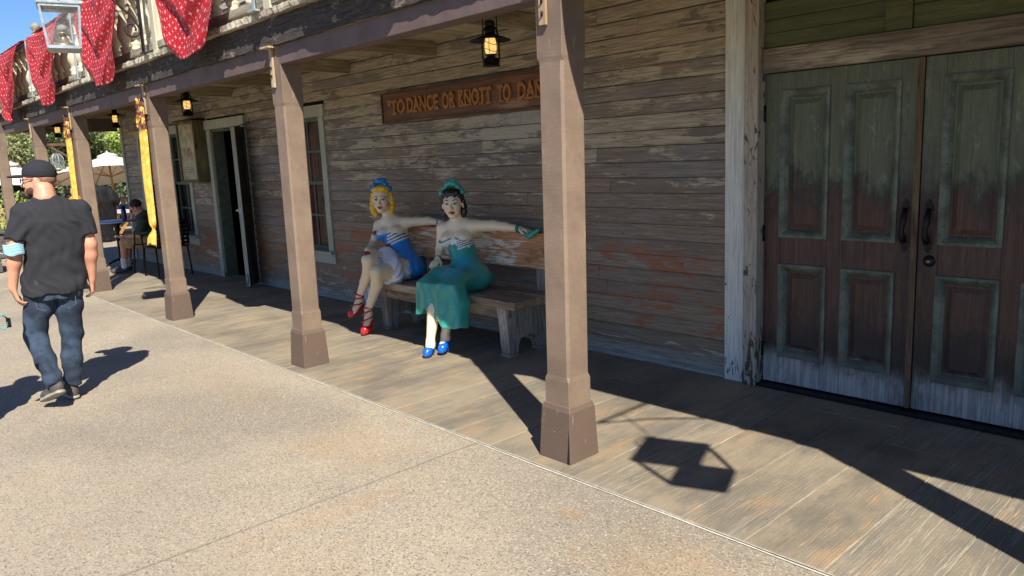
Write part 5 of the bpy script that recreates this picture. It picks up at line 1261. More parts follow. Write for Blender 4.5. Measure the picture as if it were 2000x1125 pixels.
# ------------------------------------------------------------------ walking people
SKIN_M = skin_mat('sunlit_skin', lin(205, 150, 122))
def man(name, loc_, rz, label, J, shirt, jeans, shoe_col, cap_col, scale=1.0, headyaw=0, beard=None, h=.0072):
    root = empty(name, loc_, rz, label, 'person')
    hz = J['head']; Rm = vrot(R(headyaw), R(J.get('hpitch', 0)), 0)
    # body with head, arms and hands in one surface (local axes: x right, y ahead, z up)
    F = Field((-.46, -.50, 0), (.46, .42, 1.76), h)
    n0 = V3(*J['neck']); head(F, hz, Rm, 1.0, False, neck=(n0+V3(0, .0, .02), n0+V3(0, -.01, -.05), .055, .066))
    F.chain([n0+V3(0, -.02, .04), n0+V3(0, -.03, -.02)], [.050, .066], .03)
    cx, hx = J['chest'][0], J['hip'][0]
    column(F, [.84, 1.0, 1.2, 1.34, 1.41], [hx, (hx+cx)/2, cx, cx, cx], [0]*5, [.150, .152, .165, .15, .09], [.10, .105, .112, .09, .06], k=.03)
    for sd in ('L', 'R'):
        s_, e_, w_ = V3(*J['sh'+sd]), V3(*J['el'+sd]), V3(*J['wr'+sd]); F.chain([V3(cx, 0, 1.37), s_], [.07, .062], .03); F.chain([s_, s_*.45+e_*.55, e_], [.056, .049, .041], .03); F.chain([e_, e_*.7+w_*.3, w_], [.041, .041, .029], .035)
        d = w_-e_; hand(F, w_, J.get('hd'+sd, d), J.get('pn'+sd, (-1 if sd == 'R' else 1, .25, 0)), J.get('th'+sd, 1 if sd == 'L' else -1), 1.0, J.get('curl', .45), .5)
    for sd in ('L', 'R'):
        hp, kn, an = V3(*J['hp'+sd]), V3(*J['kn'+sd]), V3(*J['an'+sd]); F.chain([hp, kn, an], [.085, .055, .036], .02)
    body = F.mesh('body', SKIN_M, root, None, 2, world=False)
    # shirt
    F = Field((-.34, -.26, .68), (.38, .26, 1.50), h)
    column(F, [J['hem'], .90, 1.02, 1.15, 1.28, 1.365, 1.415, 1.452], [hx+.0, hx+.005, (hx+cx)/2, cx, cx, cx, cx*.7+n0[0]*.3, n0[0]], [0, 0, 0, -.005, -.012, -.018, -.022, -.02], [.203, .200, .200, .202, .200, .150, .098, .072], [.132, .124, .122, .130, .130, .105, .080, .066], k=.02, p=2.35)
    for sd in ('L', 'R'):
        s_, e_ = V3(*J['sh'+sd]), V3(*J['el'+sd]); a = s_*.98+V3(cx, 0, 1.38)*.02; q = s_*.18+e_*.82; F.chain([V3(cx*.6+n0[0]*.4, -.015, 1.385), a], [.060, .070], .05)
        ax = (e_-s_)/np.linalg.norm(e_-s_); cut = s_*.26+e_*.74
        def slv(P, a=a, ax=ax, cut=cut):
            q_ = P-a; tt = np.clip(q_@ax, 0, .4); return np.maximum(np.linalg.norm(q_-tt[..., None]*ax, axis=-1)-(.070+.045*tt), (P-cut)@ax)
        F.op(slv, np.minimum(a, cut)-.10, np.maximum(a, cut)+.10, .022)
    F.op(lambda P: J['hem']-P[..., 2]-.006*np.sin(P[..., 0]*22), F.lo, F.lo+F.h*F.n, .003, 'i')
    F.op(lambda P: np.linalg.norm((P-V3(n0[0], -.018, 0))[..., :2]*V3(1, 1.02, 0)[:2], axis=-1)-.066+np.maximum(0, 1.43-P[..., 2])*3, V3(n0[0]-.07, -.09, 1.42), V3(n0[0]+.07, .07, 1.50), .004, 's')
    def wr_(P):
        x, y, z = P[..., 0]-cx, P[..., 1], P[..., 2]
        w = .0035*np.sin(26*(z-1.1)+22*np.abs(x)+2.5*np.sin(x*12))*sstep(1.4, 1.05, z)
        w = w+.0045*np.sin(30*x+7*z+1.5*np.sin(z*14))*sstep(1.3, .9, z)+.0035*np.sin(44*z+16*x+2*np.sin(y*20))*sstep(.98, .82, z)
        wx = x+.05*np.sin(z*9+x*7)+.03*np.sin(z*21-x*13); wz = z+.04*np.sin(x*17+z*6)
        w = w+.0024*np.sin(38*wx-22*wz)*sstep(1.36, 1.2, z)*np.clip(np.sin(7*wz+5*wx+1)+.3, 0, 1)+.0024*np.sin(44*wx+30*wz+2)*np.clip(np.sin(9*wx-6*wz)+.2, 0, 1)*sstep(1.38, 1.1, z)+.002*np.sin(90*wx+40*wz)
        for sd in ('L', 'R'):
            a = V3(*J['sh'+sd]); d_ = np.sqrt((P[..., 0]-a[0]*.78)**2+(z-1.24)**2); w = w+.004*np.sin(z*60+(P[..., 0]-a[0])*np.sign(a[0]-cx)*70)*np.exp(-(d_/.11)**2)
        return w
    F.disp(wr_)
    sh = F.mesh('shirt', shirt, root, None, 2, world=False)
    # trousers
    F = Field((-.36, -.44, .02), (.32, .34, .96), h)
    column(F, [.74, .80, .88, .93], [hx]*4, [-.005]*4, [.158, .165, .158, .150], [.108, .112, .100, .095], k=.03)
    for sd in ('L', 'R'):
        hp, kn, an = V3(*J['hp'+sd]), V3(*J['kn'+sd]), V3(*J['an'+sd]); F.chain([hp, hp*.5+kn*.5, kn, kn*.5+an*.5, an], [.096, .087, .072, .066, .061], .025)
        ax = (an-kn)/np.linalg.norm(an-kn); F.op(lambda P, ax=ax, an=an: np.maximum(-((P-an-ax*.012)@ax), np.linalg.norm(P-an, axis=-1)-.12), an-.12, an+.12, .004, 's')
    def jw(P):
        x, y, z = P[..., 0], P[..., 1], P[..., 2]; w = np.zeros_like(z)
        for sd in ('L', 'R'):
            kn, an = V3(*J['kn'+sd]), V3(*J['an'+sd]); g = (np.abs(x-kn[0]) < .13)
            w = w+g*.0028*np.sin(62*z+24*(x-kn[0])+14*y)*np.exp(-((z-kn[2])/.12)**2)+g*.005*np.sin(70*z-20*x)*np.exp(-((z-an[2]-.06)/.07)**2)
        return w+.004*np.sin(48*z+30*np.abs(x-hx))*np.exp(-((z-.78)/.07)**2)+.004*np.sin(x*60+z*20)
    F.disp(jw)
    F.mesh('trousers', jeans, root, None, 2, world=False)
    # shoes
    for sd in ('L', 'R'):
        t_, he, up = V3(*J['toe'+sd]), V3(*J['heel'+sd]), V3(*J.get('up'+sd, (0, 0, 1))); F = Field(np.minimum(t_, he)-.10, np.maximum(t_, he)+.14, .0055); d = (t_-he); L_ = np.linalg.norm(d); d /= L_; up = up-d*(up@d); up /= np.linalg.norm(up); Rr = np.stack([np.cross(d, up), d, up], 1); o = (t_+he)/2
        F.ell(o+d*.045+up*.035, (.048, .085, .040), Rr, .02); F.ell(o-d*.07+up*.045, (.038, .062, .055), Rr, .03); F.cone(o-d*.065+up*.06, o-d*.06+up*.095, .038, .040, .02)
        F.op(lambda P: -((P-o)@up)+.012, F.lo, F.lo+F.h*F.n, .003, 'i'); so_ = F.mesh('shoe', shoe_col[0], root, None, 1, world=False)
        F = Field(np.minimum(t_, he)-.10, np.maximum(t_, he)+.14, .0055)
        F.cone(o+d*.075, o-d*.095, .050, .037, .01); F.cone(o+d*.085, o+d*.0, .046, .044, .01); F.op(lambda P: np.abs((P-o)@up-.012)-.013, F.lo, F.lo+F.h*F.n, .002, 'i'); F.mesh('sole', shoe_col[1], so_, None, 1, world=False)
    if cap_col is not None:
        HWl = lambda p: V3(*hz)+Rm@V3(*p); F = Field(V3(*hz)-V3(.24, .24, .04), V3(*hz)+V3(.24, .24, .20), .005)
        F.ell(HWl((0, -.012, .048)), (.088, .108, .094), Rm, .01); up = Rm@V3(0, 0, 1); F.op(lambda P: -((P-HWl((0, 0, .026)))@up)+((P-HWl((0, 0, 0)))@(Rm@V3(0, 1, 0)))*.08, F.lo, F.lo+F.h*F.n, .004, 'i')
        F.ell(HWl((0, -.05, .03)), (.05, .09, .022), Rm, .002, 's') if False else None
        cp = F.mesh('cap', cap_col, root, None, 1, world=False)
        F = Field(V3(*hz)-V3(.26, .26, .04), V3(*hz)+V3(.26, .26, .14), .005)
        F.ell(HWl((0, .125, .032)), (.074, .072, .0115), Rm, .006); F.disp(lambda P: .35*((P-HWl((0, .1, .03)))@(Rm@V3(1, 0, 0)))**2*2.0); F.mesh('cap_brim', cap_col, cp, None, 1, world=False)
    return root, Rm
TSH = cloth_mat('charcoal_t_shirt_cotton', lin(37, 38, 42), .92, 300, .05)
JEAN = cloth_mat('blue_denim', lin(34, 45, 62), .9, 320, .14, lin(60, 78, 98))
SHO = (simple('grey_suede_shoe', lin(78, 74, 70), .85, 0, .15, 30), simple('pale_rubber_sole', lin(146, 142, 130), .7, 0, .1, 30))
CAPM = cloth_mat('dark_cap_cotton', lin(32, 33, 38), .9, 300, .1)
J = dict(head=(-.005, .035, 1.565), neck=(.02, .0, 1.462), chest=(.045,), hip=(.0,), hem=.775, shL=(-.130, -.005, 1.345), shR=(.220, .0, 1.345), elL=(-.205, -.05, 1.095), elR=(.250, -.035, 1.095), wrL=(-.250, -.05, .845), wrR=(.235, .015, .845),
         hdL=(.22, .02, -1), hdR=(-.02, .18, -1), hpL=(-.085, 0, .86), hpR=(.075, 0, .86), knL=(-.165, .02, .475), knR=(.060, .03, .475), anL=(-.085, -.235, .165), anR=(.020, .0, .105), curl=.55,
         toeL=(-.165, -.10, .028), heelL=(-.05, -.305, .125), upL=(-.15, .5, .8), toeR=(-.035, .205, .0), heelR=(.03, -.065, .0))
WM, RmW = man('walking_man', (-6.15, 1.30, 0), R(78.5), 'man walking away in a charcoal t-shirt, blue jeans and dark cap, head turned left', J, TSH, JEAN, SHO, CAPM, headyaw=70)
bpy.data.objects[WM.name].name = 'person'
hzW = V3(*J['head']); hw = lambda p: tuple(hzW+RmW@V3(*p))
b = MB(); b.tube([hw((-.078, -.002, .008)), hw((-.074, .05, .008)), hw((-.066, .092, .006))], .0030, 6); b.tube([hw((.078, -.002, .008)), hw((.074, .05, .008)), hw((.066, .092, .006))], .0030, 6); gf = b.build('sunglasses', simple('dark_red_plastic', lin(50, 18, 28), .2, 0, .05), WM)
b = MB()
for sx in (-1, 1): b.add([hw((sx*.008, .106, .018)), hw((sx*.066, .092, .018)), hw((sx*.064, .092, -.012)), hw((sx*.036, .104, -.020)), hw((sx*.010, .106, -.012))], [(0,1,2,3,4)])
b.build('lens', simple('dark_lens', lin(18, 16, 20), .1, 0, .02), gf)
F = Field(hzW-.2, hzW+.2, .005)
F.ell(hw((0, .058, -.092)), (.044, .040, .036), RmW, .02); F.ell(hw((.052, .030, -.070)), (.020, .034, .030), RmW, .02); F.ell(hw((-.052, .030, -.070)), (.020, .034, .030), RmW, .02); F.disp(lambda P: .003*np.sin(P[..., 0]*300)*np.sin(P[..., 2]*280)*np.sin(P[..., 1]*290))
F.mesh('beard', simple('brown_beard', lin(92, 66, 50), .95, 0, .3, 60, .8), WM, None, 0, world=False)
F = Field(hzW-.2, hzW+.2, .005); F.ell(hw((0, -.028, .010)), (.0765, .085, .062), RmW, .01); F.op(lambda P: (P-V3(*hw((0, 0, .034))))@(RmW@V3(0, 0, 1)), F.lo, F.lo+F.h*F.n, .003, 'i'); F.op(lambda P: (P-V3(*hw((0, -.032, 0))))@(RmW@V3(0, 1, 0)), F.lo, F.lo+F.h*F.n, .003, 'i')
F.mesh('hair', simple('cropped_brown_hair', lin(150, 112, 88), .9, 0, .2, 90, .6), WM, None, 0, world=False)
b = MB(); hp = hw((0, -.112, .055))
for k in range(5): b.lathe([(.0, -.004), (.006, -.003), (.006, .003), (.0, .004)], hw((.0+.02*math.sin(k*1.3), -.116+.0*k, .030+.008*k)), 8)
b.build('cap_strap', M_IRON, WM)
# jeans pockets and belt line
b = MB()
def pocket(cx_, cz, w_, h_):
    q = [(cx_-w_, cz+h_), (cx_-w_, cz), (cx_-w_*.95, cz-h_*.55), (cx_, cz-h_), (cx_+w_*.95, cz-h_*.55), (cx_+w_, cz), (cx_+w_, cz+h_)]
    P = [(x, TRV[np.argsort((TRV[:, 0]-x)**2+(TRV[:, 2]-z)**2+(TRV[:, 1] > 0)*9)[:6], 1].mean()-.0015, z) for x, z in q]; b.tube(P, .0018, 5)
TRV = np.array([v.co[:] for k_ in kids(WM) if k_.name.startswith('trousers') for v in k_.data.vertices])
pocket(-.080, .715, .048, .05); pocket(.065, .715, .048, .05); b.build('pocket_stitching', simple('denim_stitching', lin(120, 128, 132), .9), WM)
# surgical mask worn on the left elbow
MK = empty('face_mask', (-6.135, 1.085, 1.105), R(78.5), 'pale blue surgical mask looped over the walking man\'s left elbow', 'mask')
def fm(u, v):
    a = u*1.05; r_ = .066; x = r_*math.sin(a)*1.05; y = -r_*math.cos(a)-.008+.0016*math.sin(v*26); return (x, y, -.035+.085*v*(1-.28*abs(u))+.012*abs(u)+.004*math.sin(u*5))
grid_obj('pleated_panel', simple('pale_blue_fabric', lin(150, 196, 210), .85, 0, .06, 30, .2), MK, fm, 24, 16, .2, .1, .003)
def fm2(u, v): return (-.062-.045*(1-v)-.0*u, -.045-.02*u, -.018+.012*u*(.4+v)+.035*(1-v)*0+.01*math.sin(v*5))
grid_obj('folded_corner', simple('white_mask_lining', lin(208, 210, 220), .85, 0, .06, 30, .2), MK, fm2, 8, 10, .2, .1, .003)
# the companion whose body is outside the left edge: hand with keys, and the shadow
J2 = dict(J); J2.update(head=(.0, .03, 1.53), neck=(.0, 0, 1.43), chest=(.0,), shL=(-.18, 0, 1.34), shR=(.18, 0, 1.34), elL=(-.25, -.03, 1.08), elR=(.285, -.02, 1.08), wrL=(-.27, .05, .84), wrR=(.330, .03, .84), hpL=(-.08, 0, .86), hpR=(.08, 0, .86), knL=(-.09, .12, .48), knR=(.09, .0, .47),
    anL=(-.09, .10, .11), anR=(.08, -.10, .11), toeL=(-.10, .31, .0), heelL=(-.09, .05, .0), toeR=(.08, .10, .0), heelR=(.08, -.16, .0), upL=(0, 0, 1))
CM, RmC = man('companion', (-5.74, .50, 0), R(78.5), 'person just outside the left edge, only the hand holding keys in view', J2, cloth_mat('grey_t_shirt_cotton', lin(120, 60, 66), .92), cloth_mat('black_trousers', lin(34, 34, 40), .9), SHO, None, headyaw=10, h=.0085)
bpy.data.objects[CM.name].name = 'person'
F = Field(V3(*J2['head'])-.2, V3(*J2['head'])+.2, .006); F.ell(V3(0, .01, 1.56), (.088, .105, .09), None, .01); F.ell(V3(0, -.05, 1.49), (.085, .06, .09), None, .02); F.mesh('hair', simple('dark_hair', lin(46, 36, 32), .8), CM, None, 1, world=False)
KY = empty('key_ring', (-5.74, .50, 0), R(78.5), 'bunch of keys with a turquoise beaded strap held at the left edge', 'keys')
b = MB(); kx, ky_, kz = .385, .045, .74
for i in range(22): a = i*.29; b.lathe([(.0, -.005), (.0055, -.002), (.0055, .002), (.0, .005)], (kx+.026*math.cos(a), ky_+.01*math.sin(a), kz-.045+.045*math.sin(a)), 8)
b.build('beaded_strap', simple('turquoise_beads', lin(70, 178, 184), .35, 0, .1), KY)
b = MB(); b.box(kx+.02, kx+.045, ky_-.006, ky_+.006, kz-.085, kz-.025, Matrix.Translation((.0, 0, 0)) @ Matrix.Rotation(R(0), 4, 'Y')); b.tube([(kx+.005, ky_, kz-.005), (kx+.03, ky_, kz-.025)], .003, 6); b.build('key_fob', M_IRON, KY)

# ------------------------------------------------------------------ seated man at the far end
SM = empty('person', (-12.95, 4.22, 0), R(146), 'seated man in a dark green shirt and khaki shorts bent over a phone', 'person')
F = Field((-.32, -.22, 0), (.34, .75, 1.16), .0095); hz = V3(0, .205, 1.02); Rs = vrot(R(0), R(-38), 0)
head(F, hz, Rs, 1.0, False, neck=(V3(0, .14, .92), V3(0, .09, .84), .058, .066)); F.chain([V3(0, .09, .83), V3(0, .0, .62), V3(0, -.06, .48)], [.13, .14, .15], .05)
for sx in (-1, 1):
    F.chain([V3(0, .08, .82), V3(sx*.18, .08, .80), V3(sx*.23, .14, .60), V3(sx*.12, .38, .575)], [.08, .06, .045, .030], .03); hand(F, V3(sx*.12, .38, .575), (-sx*.25, 1, .0), (0, 0, 1), -sx, 1.0, .5)
    F.chain([V3(sx*.09, -.03, .50), V3(sx*.11, .42, .49), V3(sx*.10, .46, .12)], [.09, .062, .04], .03)
F.mesh('body', skin_mat('shaded_skin', lin(196, 142, 116)), SM, None, 2, world=False)
F = Field((-.34, -.26, .40), (.36, .36, .98), .0095); F.chain([V3(0, .085, .83), V3(0, .0, .62), V3(0, -.06, .50)], [.150, .165, .17], .05)
for sx in (-1, 1): F.chain([V3(0, .07, .82), V3(sx*.19, .08, .80), V3(sx*.225, .125, .66)], [.09, .082, .076], .04)
F.disp(lambda P: .006*np.sin(P[..., 2]*50+P[..., 0]*25)); F.mesh('shirt', cloth_mat('dark_green_shirt_cotton', lin(58, 70, 54)), SM, None, 1, world=False)
F = Field((-.34, -.26, .32), (.36, .60, .66), .0095)
for sx in (-1, 1): F.chain([V3(sx*.09, -.05, .49), V3(sx*.115, .38, .485)], [.125, .100], .05)
F.disp(lambda P: .006*np.sin(P[..., 1]*50+P[..., 0]*25)); F.mesh('shorts', cloth_mat('khaki_shorts_cotton', lin(168, 140, 100)), SM, None, 1, world=False)
for sx in (-1, 1):
    F = Field((sx*.10-.08, .36, .05), (sx*.10+.08, .56, .30), .008); F.cone(V3(sx*.10, .46, .10), V3(sx*.103, .455, .22), .047, .052); F.mesh('sock', simple('white_sock', lin(210, 208, 206), .9), SM, None, 1, world=False)
    F = Field((sx*.10-.10, .32, -.01), (sx*.10+.10, .74, .16), .008); F.ell(V3(sx*.10, .58, .045), (.048, .10, .042)); F.ell(V3(sx*.10, .46, .06), (.042, .06, .055)); F.op(lambda P: .004-P[..., 2], F.lo, F.lo+F.h*F.n, .002, 'i'); F.mesh('shoe', SHO[0], SM, None, 1, world=False)
F = Field(hz-.2, hz+.2, .007); F.ell(hz+Rs@V3(0, -.028, .045), (.083, .094, .086), Rs, .01); F.op(lambda P: (P-(hz+Rs@V3(0, .04, 0)))@(Rs@V3(0, 1, -.4)), F.lo, F.lo+F.h*F.n, .003, 'i'); F.mesh('hair', simple('short_dark_hair', lin(40, 32, 30), .8, 0, .2, 80, .6), SM, None, 0, world=False)
b = MB()
for sx in (-1, 1): b.tube([tuple(hz+Rs@V3(sx*.078, -.002, .006)), tuple(hz+Rs@V3(sx*.066, .092, .004))], .0035, 6)
b.add([tuple(hz+Rs@V3(*p)) for p in ((-.068, .096, .020), (.068, .096, .020), (.062, .098, -.020), (-.062, .098, -.020))], [(0,1,2,3)]); b.build('sunglasses', M_IRON, SM)
PH = empty('phone', (-12.95, 4.22, 0), R(146), 'dark phone in the seated man\'s hands', 'phone'); b = MB(); b.box(-.04, .04, .45, .59, .60, .609, Matrix.Rotation(R(0), 4, 'X')); b.build('phone_case', M_IRON, PH, bevel=.002)
b = MB(); b.box(-.034, .034, .457, .583, .6095, .6105); b.build('screen', M_GLASSD, PH)
# ================================================================== what lies beyond the far end of the porch
def umbrella(x, y, z, r, lab, rot=0.0, tilt=0.0):
    root = empty('market_umbrella', (x+tilt*1.5, y, 0), rot, lab, 'umbrella', 'white market umbrellas beyond the porch'); b = MB(); n = 8; vs = [(0, 0, z+.62)]
    for k in range(n):
        for s_ in (0, .5):
            a = (k+s_)*2*math.pi/n; rr_ = r*(1 if s_ == 0 else .955); vs.append((rr_*math.cos(a), rr_*math.sin(a), z+(.0 if s_ == 0 else .045)))
    m_ = 2*n; b.add(vs, [(0, 1+i, 1+(i+1) % m_) for i in range(m_)])
    o = b.build('canopy', M_UMB, root); s_ = o.modifiers.new('thick', 'SOLIDIFY'); s_.thickness = .012
    b = MB(); b.lathe([(.30, z+.62-.08), (.28, z+.60), (.02, z+.70), (.02, z+.74)], n=8); b.build('vent_cap', M_UMB, root)
    b = MB(); b.tube([(0, 0, 0), (0, 0, z+.60)], .03, 8); b.build('pole', M_UPOLE, root)
    for k in range(n):
        a = k*2*math.pi/n; b = MB(); b.tube([(0, 0, z+.545), (r*.985*math.cos(a), r*.985*math.sin(a), z-.03)], .014, 5); b.tube([(0, 0, z-.02), (r*.5*math.cos(a), r*.5*math.sin(a), z+.26)], .010, 5); b.build('rib', M_UPOLE, root)
    root.rotation_euler = (0, -tilt, rot)
    return root
def umb_mat():
    t = NT('white_canvas'); tr = t.n('ShaderNodeBsdfTranslucent'); tr.inputs['Color'].default_value = lin(226, 210, 188); mx = t.n('ShaderNodeMixShader'); mx.inputs[0].default_value = .35
    t.p.inputs['Base Color'].default_value = lin(232, 228, 220); t.p.inputs['Roughness'].default_value = .9; t.t.links.new(t.p.outputs[0], mx.inputs[1]); t.t.links.new(tr.outputs[0], mx.inputs[2]); t.t.links.new(mx.outputs[0], t.out.inputs['Surface']); return t.m
M_UMB = umb_mat(); M_UPOLE = wood('umbrella_pole_wood', lin(188, 140, 72), lin(140, 96, 48), lin(206, 166, 104), 2, .2)
umbrella(-24.6, 7.05, 1.50, 1.85, 'large white market umbrella between the yellow-clothed post and the hall corner', .0, .16)
umbrella(-33.5, 9.6, 1.15, 2.1, 'cream umbrella behind and below the large white one', .0, .14)
umbrella(-25.9, 4.75, 1.35, 1.3, 'white umbrella at the left edge behind the walking man\'s cap', .1)
umbrella(-38, 9.2, 1.2, 2.2, 'far white umbrella partly hidden by the walking man\'s head', .3)
# planting and hillside
def leaf_mat(name, a, b_, c_):
    t = NT(name); r = t.attr('rnd'); v = t.pos(); n_ = t.noise(v, .9, 4); c = t.mix(t.mr(r, 0, 1, 0, 1, False), a, b_); c = t.mix(t.mr(n_, .42, .66), c, c_)
    t.p.inputs['Specular IOR Level'].default_value = .25
    tr = t.n('ShaderNodeBsdfTranslucent'); t.L(c, tr.inputs['Color']); mx = t.n('ShaderNodeMixShader'); mx.inputs[0].default_value = .25; t.L(c, t.p.inputs['Base Color']); t.t.links.new(t.p.outputs[0], mx.inputs[1]); t.t.links.new(tr.outputs[0], mx.inputs[2]); t.t.links.new(mx.outputs[0], t.out.inputs['Surface']); t.p.inputs['Roughness'].default_value = .7
    return t.m
LEAF = [leaf_mat('olive_foliage', lin(142, 148, 98), lin(190, 192, 138), lin(118, 128, 80)), leaf_mat('bright_foliage', lin(150, 170, 78), lin(208, 216, 126), lin(112, 136, 62)), leaf_mat('dark_foliage', lin(92, 108, 66), lin(142, 154, 98), lin(72, 86, 54))]
M_BARK = wood('tree_bark', lin(96, 78, 60), lin(58, 46, 36), lin(120, 104, 84), 2, .2)
TG = random.Random(21)
def tree(x, y, h, rad, kind, lab, n_=2600, leaf=.16, group='trees on the slope beyond the umbrellas'):
    root = empty('tree', (x, y, 0), TG.uniform(0, 6), lab, 'tree', group); b = MB(); b.tube([(0, 0, -.2), (.08*h*.1, .05, h*.35), (0, .1, h*.62)], [h*.028+.05, h*.02+.03, h*.012], 8)
    cl = []
    for k in range(9):
        a = TG.uniform(0, 6.28); rr_ = rad*TG.uniform(.15, .72); zz = h*TG.uniform(.42, .92); c = (rr_*math.cos(a), rr_*math.sin(a), zz); cl.append((c, rad*TG.uniform(.28, .48))); b.tube([(0, .03, h*TG.uniform(.28, .5)), (c[0]*.5, c[1]*.5, (zz+h*.4)/2), c], [.05, .035, .015], 5)
    b.build('trunk', M_BARK, root)
    rs = np.random.RandomState(TG.randrange(9999)); ci = rs.randint(0, len(cl), n_); C_ = np.array([c[0] for c in cl])[ci]; rr_ = np.array([c[1] for c in cl])[ci]
    d = rs.normal(size=(n_, 3)); d /= np.linalg.norm(d, axis=1)[:, None]; P = C_+d*(rr_*rs.uniform(.35, 1.08, n_)**.6)[:, None]*np.array((1.05, 1.05, .85))
    u = rs.normal(size=(n_, 3)); u /= np.linalg.norm(u, axis=1)[:, None]; v = np.cross(u, d+rs.normal(size=(n_, 3))*.4); v /= np.linalg.norm(v, axis=1)[:, None]+1e-9; L_ = leaf*rs.uniform(.6, 1.5, n_)[:, None]
    vs = np.stack([P-u*L_*.5, P+v*L_*.28, P+u*L_*.5, P-v*L_*.28], 1).reshape(-1, 3)
    me = bpy.data.meshes.new('crown'); me.from_pydata(vs.tolist(), [], [(4*i, 4*i+1, 4*i+2, 4*i+3) for i in range(n_)]); at = me.attributes.new('rnd', 'FLOAT', 'FACE'); at.data.foreach_set('value', rs.uniform(0, 1, n_)); me.materials.append(LEAF[kind])
    o = bpy.data.objects.new('crown', me); COL.objects.link(o); o.parent = root; return root
# earth slope under the far trees
b = MB(); vs = []; nx_, ny_ = 24, 40; rs_ = random.Random(8)
for i in range(nx_+1):
    for j in range(ny_+1):
        t_ = i/nx_; x = -46-60*t_; y = -60+130*j/ny_; vs.append((x, y, -.3+9*t_**1.1+rs_.uniform(-.4, .4)*(t_ > 0)))
b.add(vs, [(i*(ny_+1)+j, (i+1)*(ny_+1)+j, (i+1)*(ny_+1)+j+1, i*(ny_+1)+j+1) for i in range(nx_) for j in range(ny_)], True)
tag(b.build('hillside', simple('dry_earth', lin(120, 104, 74), .95, 0, .2, .6, .4)), kind='structure')
TREES = [(-41, 5.0, 4.8, 2.7, 0, 'olive tree seen past the far end of the porch, left of the small oil lamp'), (-43, 8.6, 5.2, 2.8, 0, 'grey-green tree behind the small oil lamp'), (-38.5, 10.6, 3.8, 2.4, 2, 'dark tree between the posts above the white umbrella'), (-34, 11.0, 3.5, 1.9, 1, 'bright yellow-green tree by the hall corner'), (-47, 12.2, 5.8, 3.0, 0, 'tall olive tree behind the bright one'), (-48, 1.5, 5.1, 3.0, 0, 'olive tree at the left edge of the slope'), (-50, 6.5, 6.5, 3.2, 2, 'tall dark tree at the middle of the slope'), (-46, -3, 5.4, 3.0, 0, 'olive tree outside the left edge'), (-56, 10, 7.5, 3.8, 0, 'tallest olive tree on the slope behind the others'), (-58, 3, 7.5, 3.8, 2, 'tall dark tree at the top left of the slope'), (-52, 15.5, 6.1, 3.2, 2, 'dark tree half hidden by the hall'), (-40, 14.2, 4.8, 2.7, 0, 'olive tree just left of the hall corner')]
for a in TREES: tree(a[0], a[1], a[2], a[3], a[4], a[5], 9000, .15)
def bush(x, y, r_, h_, kind, lab, n_=700, z0=0):
    root = empty('shrub', (x, y, z0), 0, lab, 'shrub'); b = MB(); b.tube([(0, 0, 0), (0, 0, h_*.5)], .03, 6); b.build('stem', M_BARK, root); rs = np.random.RandomState(int(abs(x*31+y*7)))
    d = rs.normal(size=(n_, 3)); d /= np.linalg.norm(d, axis=1)[:, None]; P = d*np.array((r_, r_, h_*.5))*(rs.uniform(.3, 1, n_)**.5)[:, None]+np.array((0, 0, h_*.52)); u = rs.normal(size=(n_, 3)); u /= np.linalg.norm(u, axis=1)[:, None]; v = np.cross(u, d); v /= np.linalg.norm(v, axis=1)[:, None]+1e-9; L_ = .12
    vs = np.stack([P-u*L_*.5, P+v*L_*.25, P+u*L_*.5, P-v*L_*.25], 1).reshape(-1, 3); me = bpy.data.meshes.new('foliage'); me.from_pydata(vs.tolist(), [], [(4*i, 4*i+1, 4*i+2, 4*i+3) for i in range(n_)]); at = me.attributes.new('rnd', 'FLOAT', 'FACE'); at.data.foreach_set('value', rs.uniform(0, 1, n_)); me.materials.append(LEAF[kind]); o = bpy.data.objects.new('foliage', me); COL.objects.link(o); o.parent = root
bush(-22.5, 3.75, .8, 1.35, 1, 'leafy green shrub in the planter at the left edge'); bush(-27, 8.8, 1.6, 1.9, 2, 'low dark shrub under the umbrellas', 1200); bush(-29, 6.6, 1.2, 1.5, 2, 'low shrub behind the far stall', 900)
# stall with a pale canopy and a dark opening
ST = empty('food_stall', (-30.5, 6.9, 0), 0, 'food stall with a pale canopy and dark opening behind the walking man\'s shoulder', 'stall'); M_PALE = simple('pale_awning_canvas', lin(206, 212, 214), .8, 0, .1, 2); M_TAN = simple('tan_stall_boards', lin(170, 140, 104), .8, 0, .15, 4)
b = MB(); b.box(-1.2, 1.2, -2.4, 2.2, 1.34, 1.56); b.build('canopy', M_PALE, ST, bevel=.02)
b = MB(); b.box(1.201, 1.21, -1.9, 1.6, 1.47, 1.50); 
for k in range(11): b.box(1.201, 1.212, -1.7+.3*k, -1.55+.3*k, 1.40, 1.455)
b.build('canopy_lettering', simple('grey_print', lin(120, 124, 130), .8), ST)
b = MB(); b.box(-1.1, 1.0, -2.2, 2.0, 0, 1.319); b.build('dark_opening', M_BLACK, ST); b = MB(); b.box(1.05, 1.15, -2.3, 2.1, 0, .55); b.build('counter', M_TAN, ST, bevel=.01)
for yy in (-2.3, .6, 2.1): b = MB(); b.box(1.04, 1.16, yy-.06, yy+.06, .551, 1.319); b.build('support', M_UPOLE, ST)
S2 = empty('far_building', (-36, 12.2, 0), 0, 'low tan building with a brown shingle roof glimpsed under the cream umbrella', 'building')
b = MB(); b.box(-2, 2, -3.2, 3.2, 0, 1.5); b.build('wall', M_TAN, S2); b = MB(); b.prism([(-3.6, 1.501), (3.6, 1.501), (2.2, 2.1), (-2.2, 2.1)], -2.4, 2.5, 'yz'); b.build('roof', wood('shingle_roof', lin(112, 88, 72), lin(78, 60, 50), lin(140, 118, 98), 0, .4), S2)
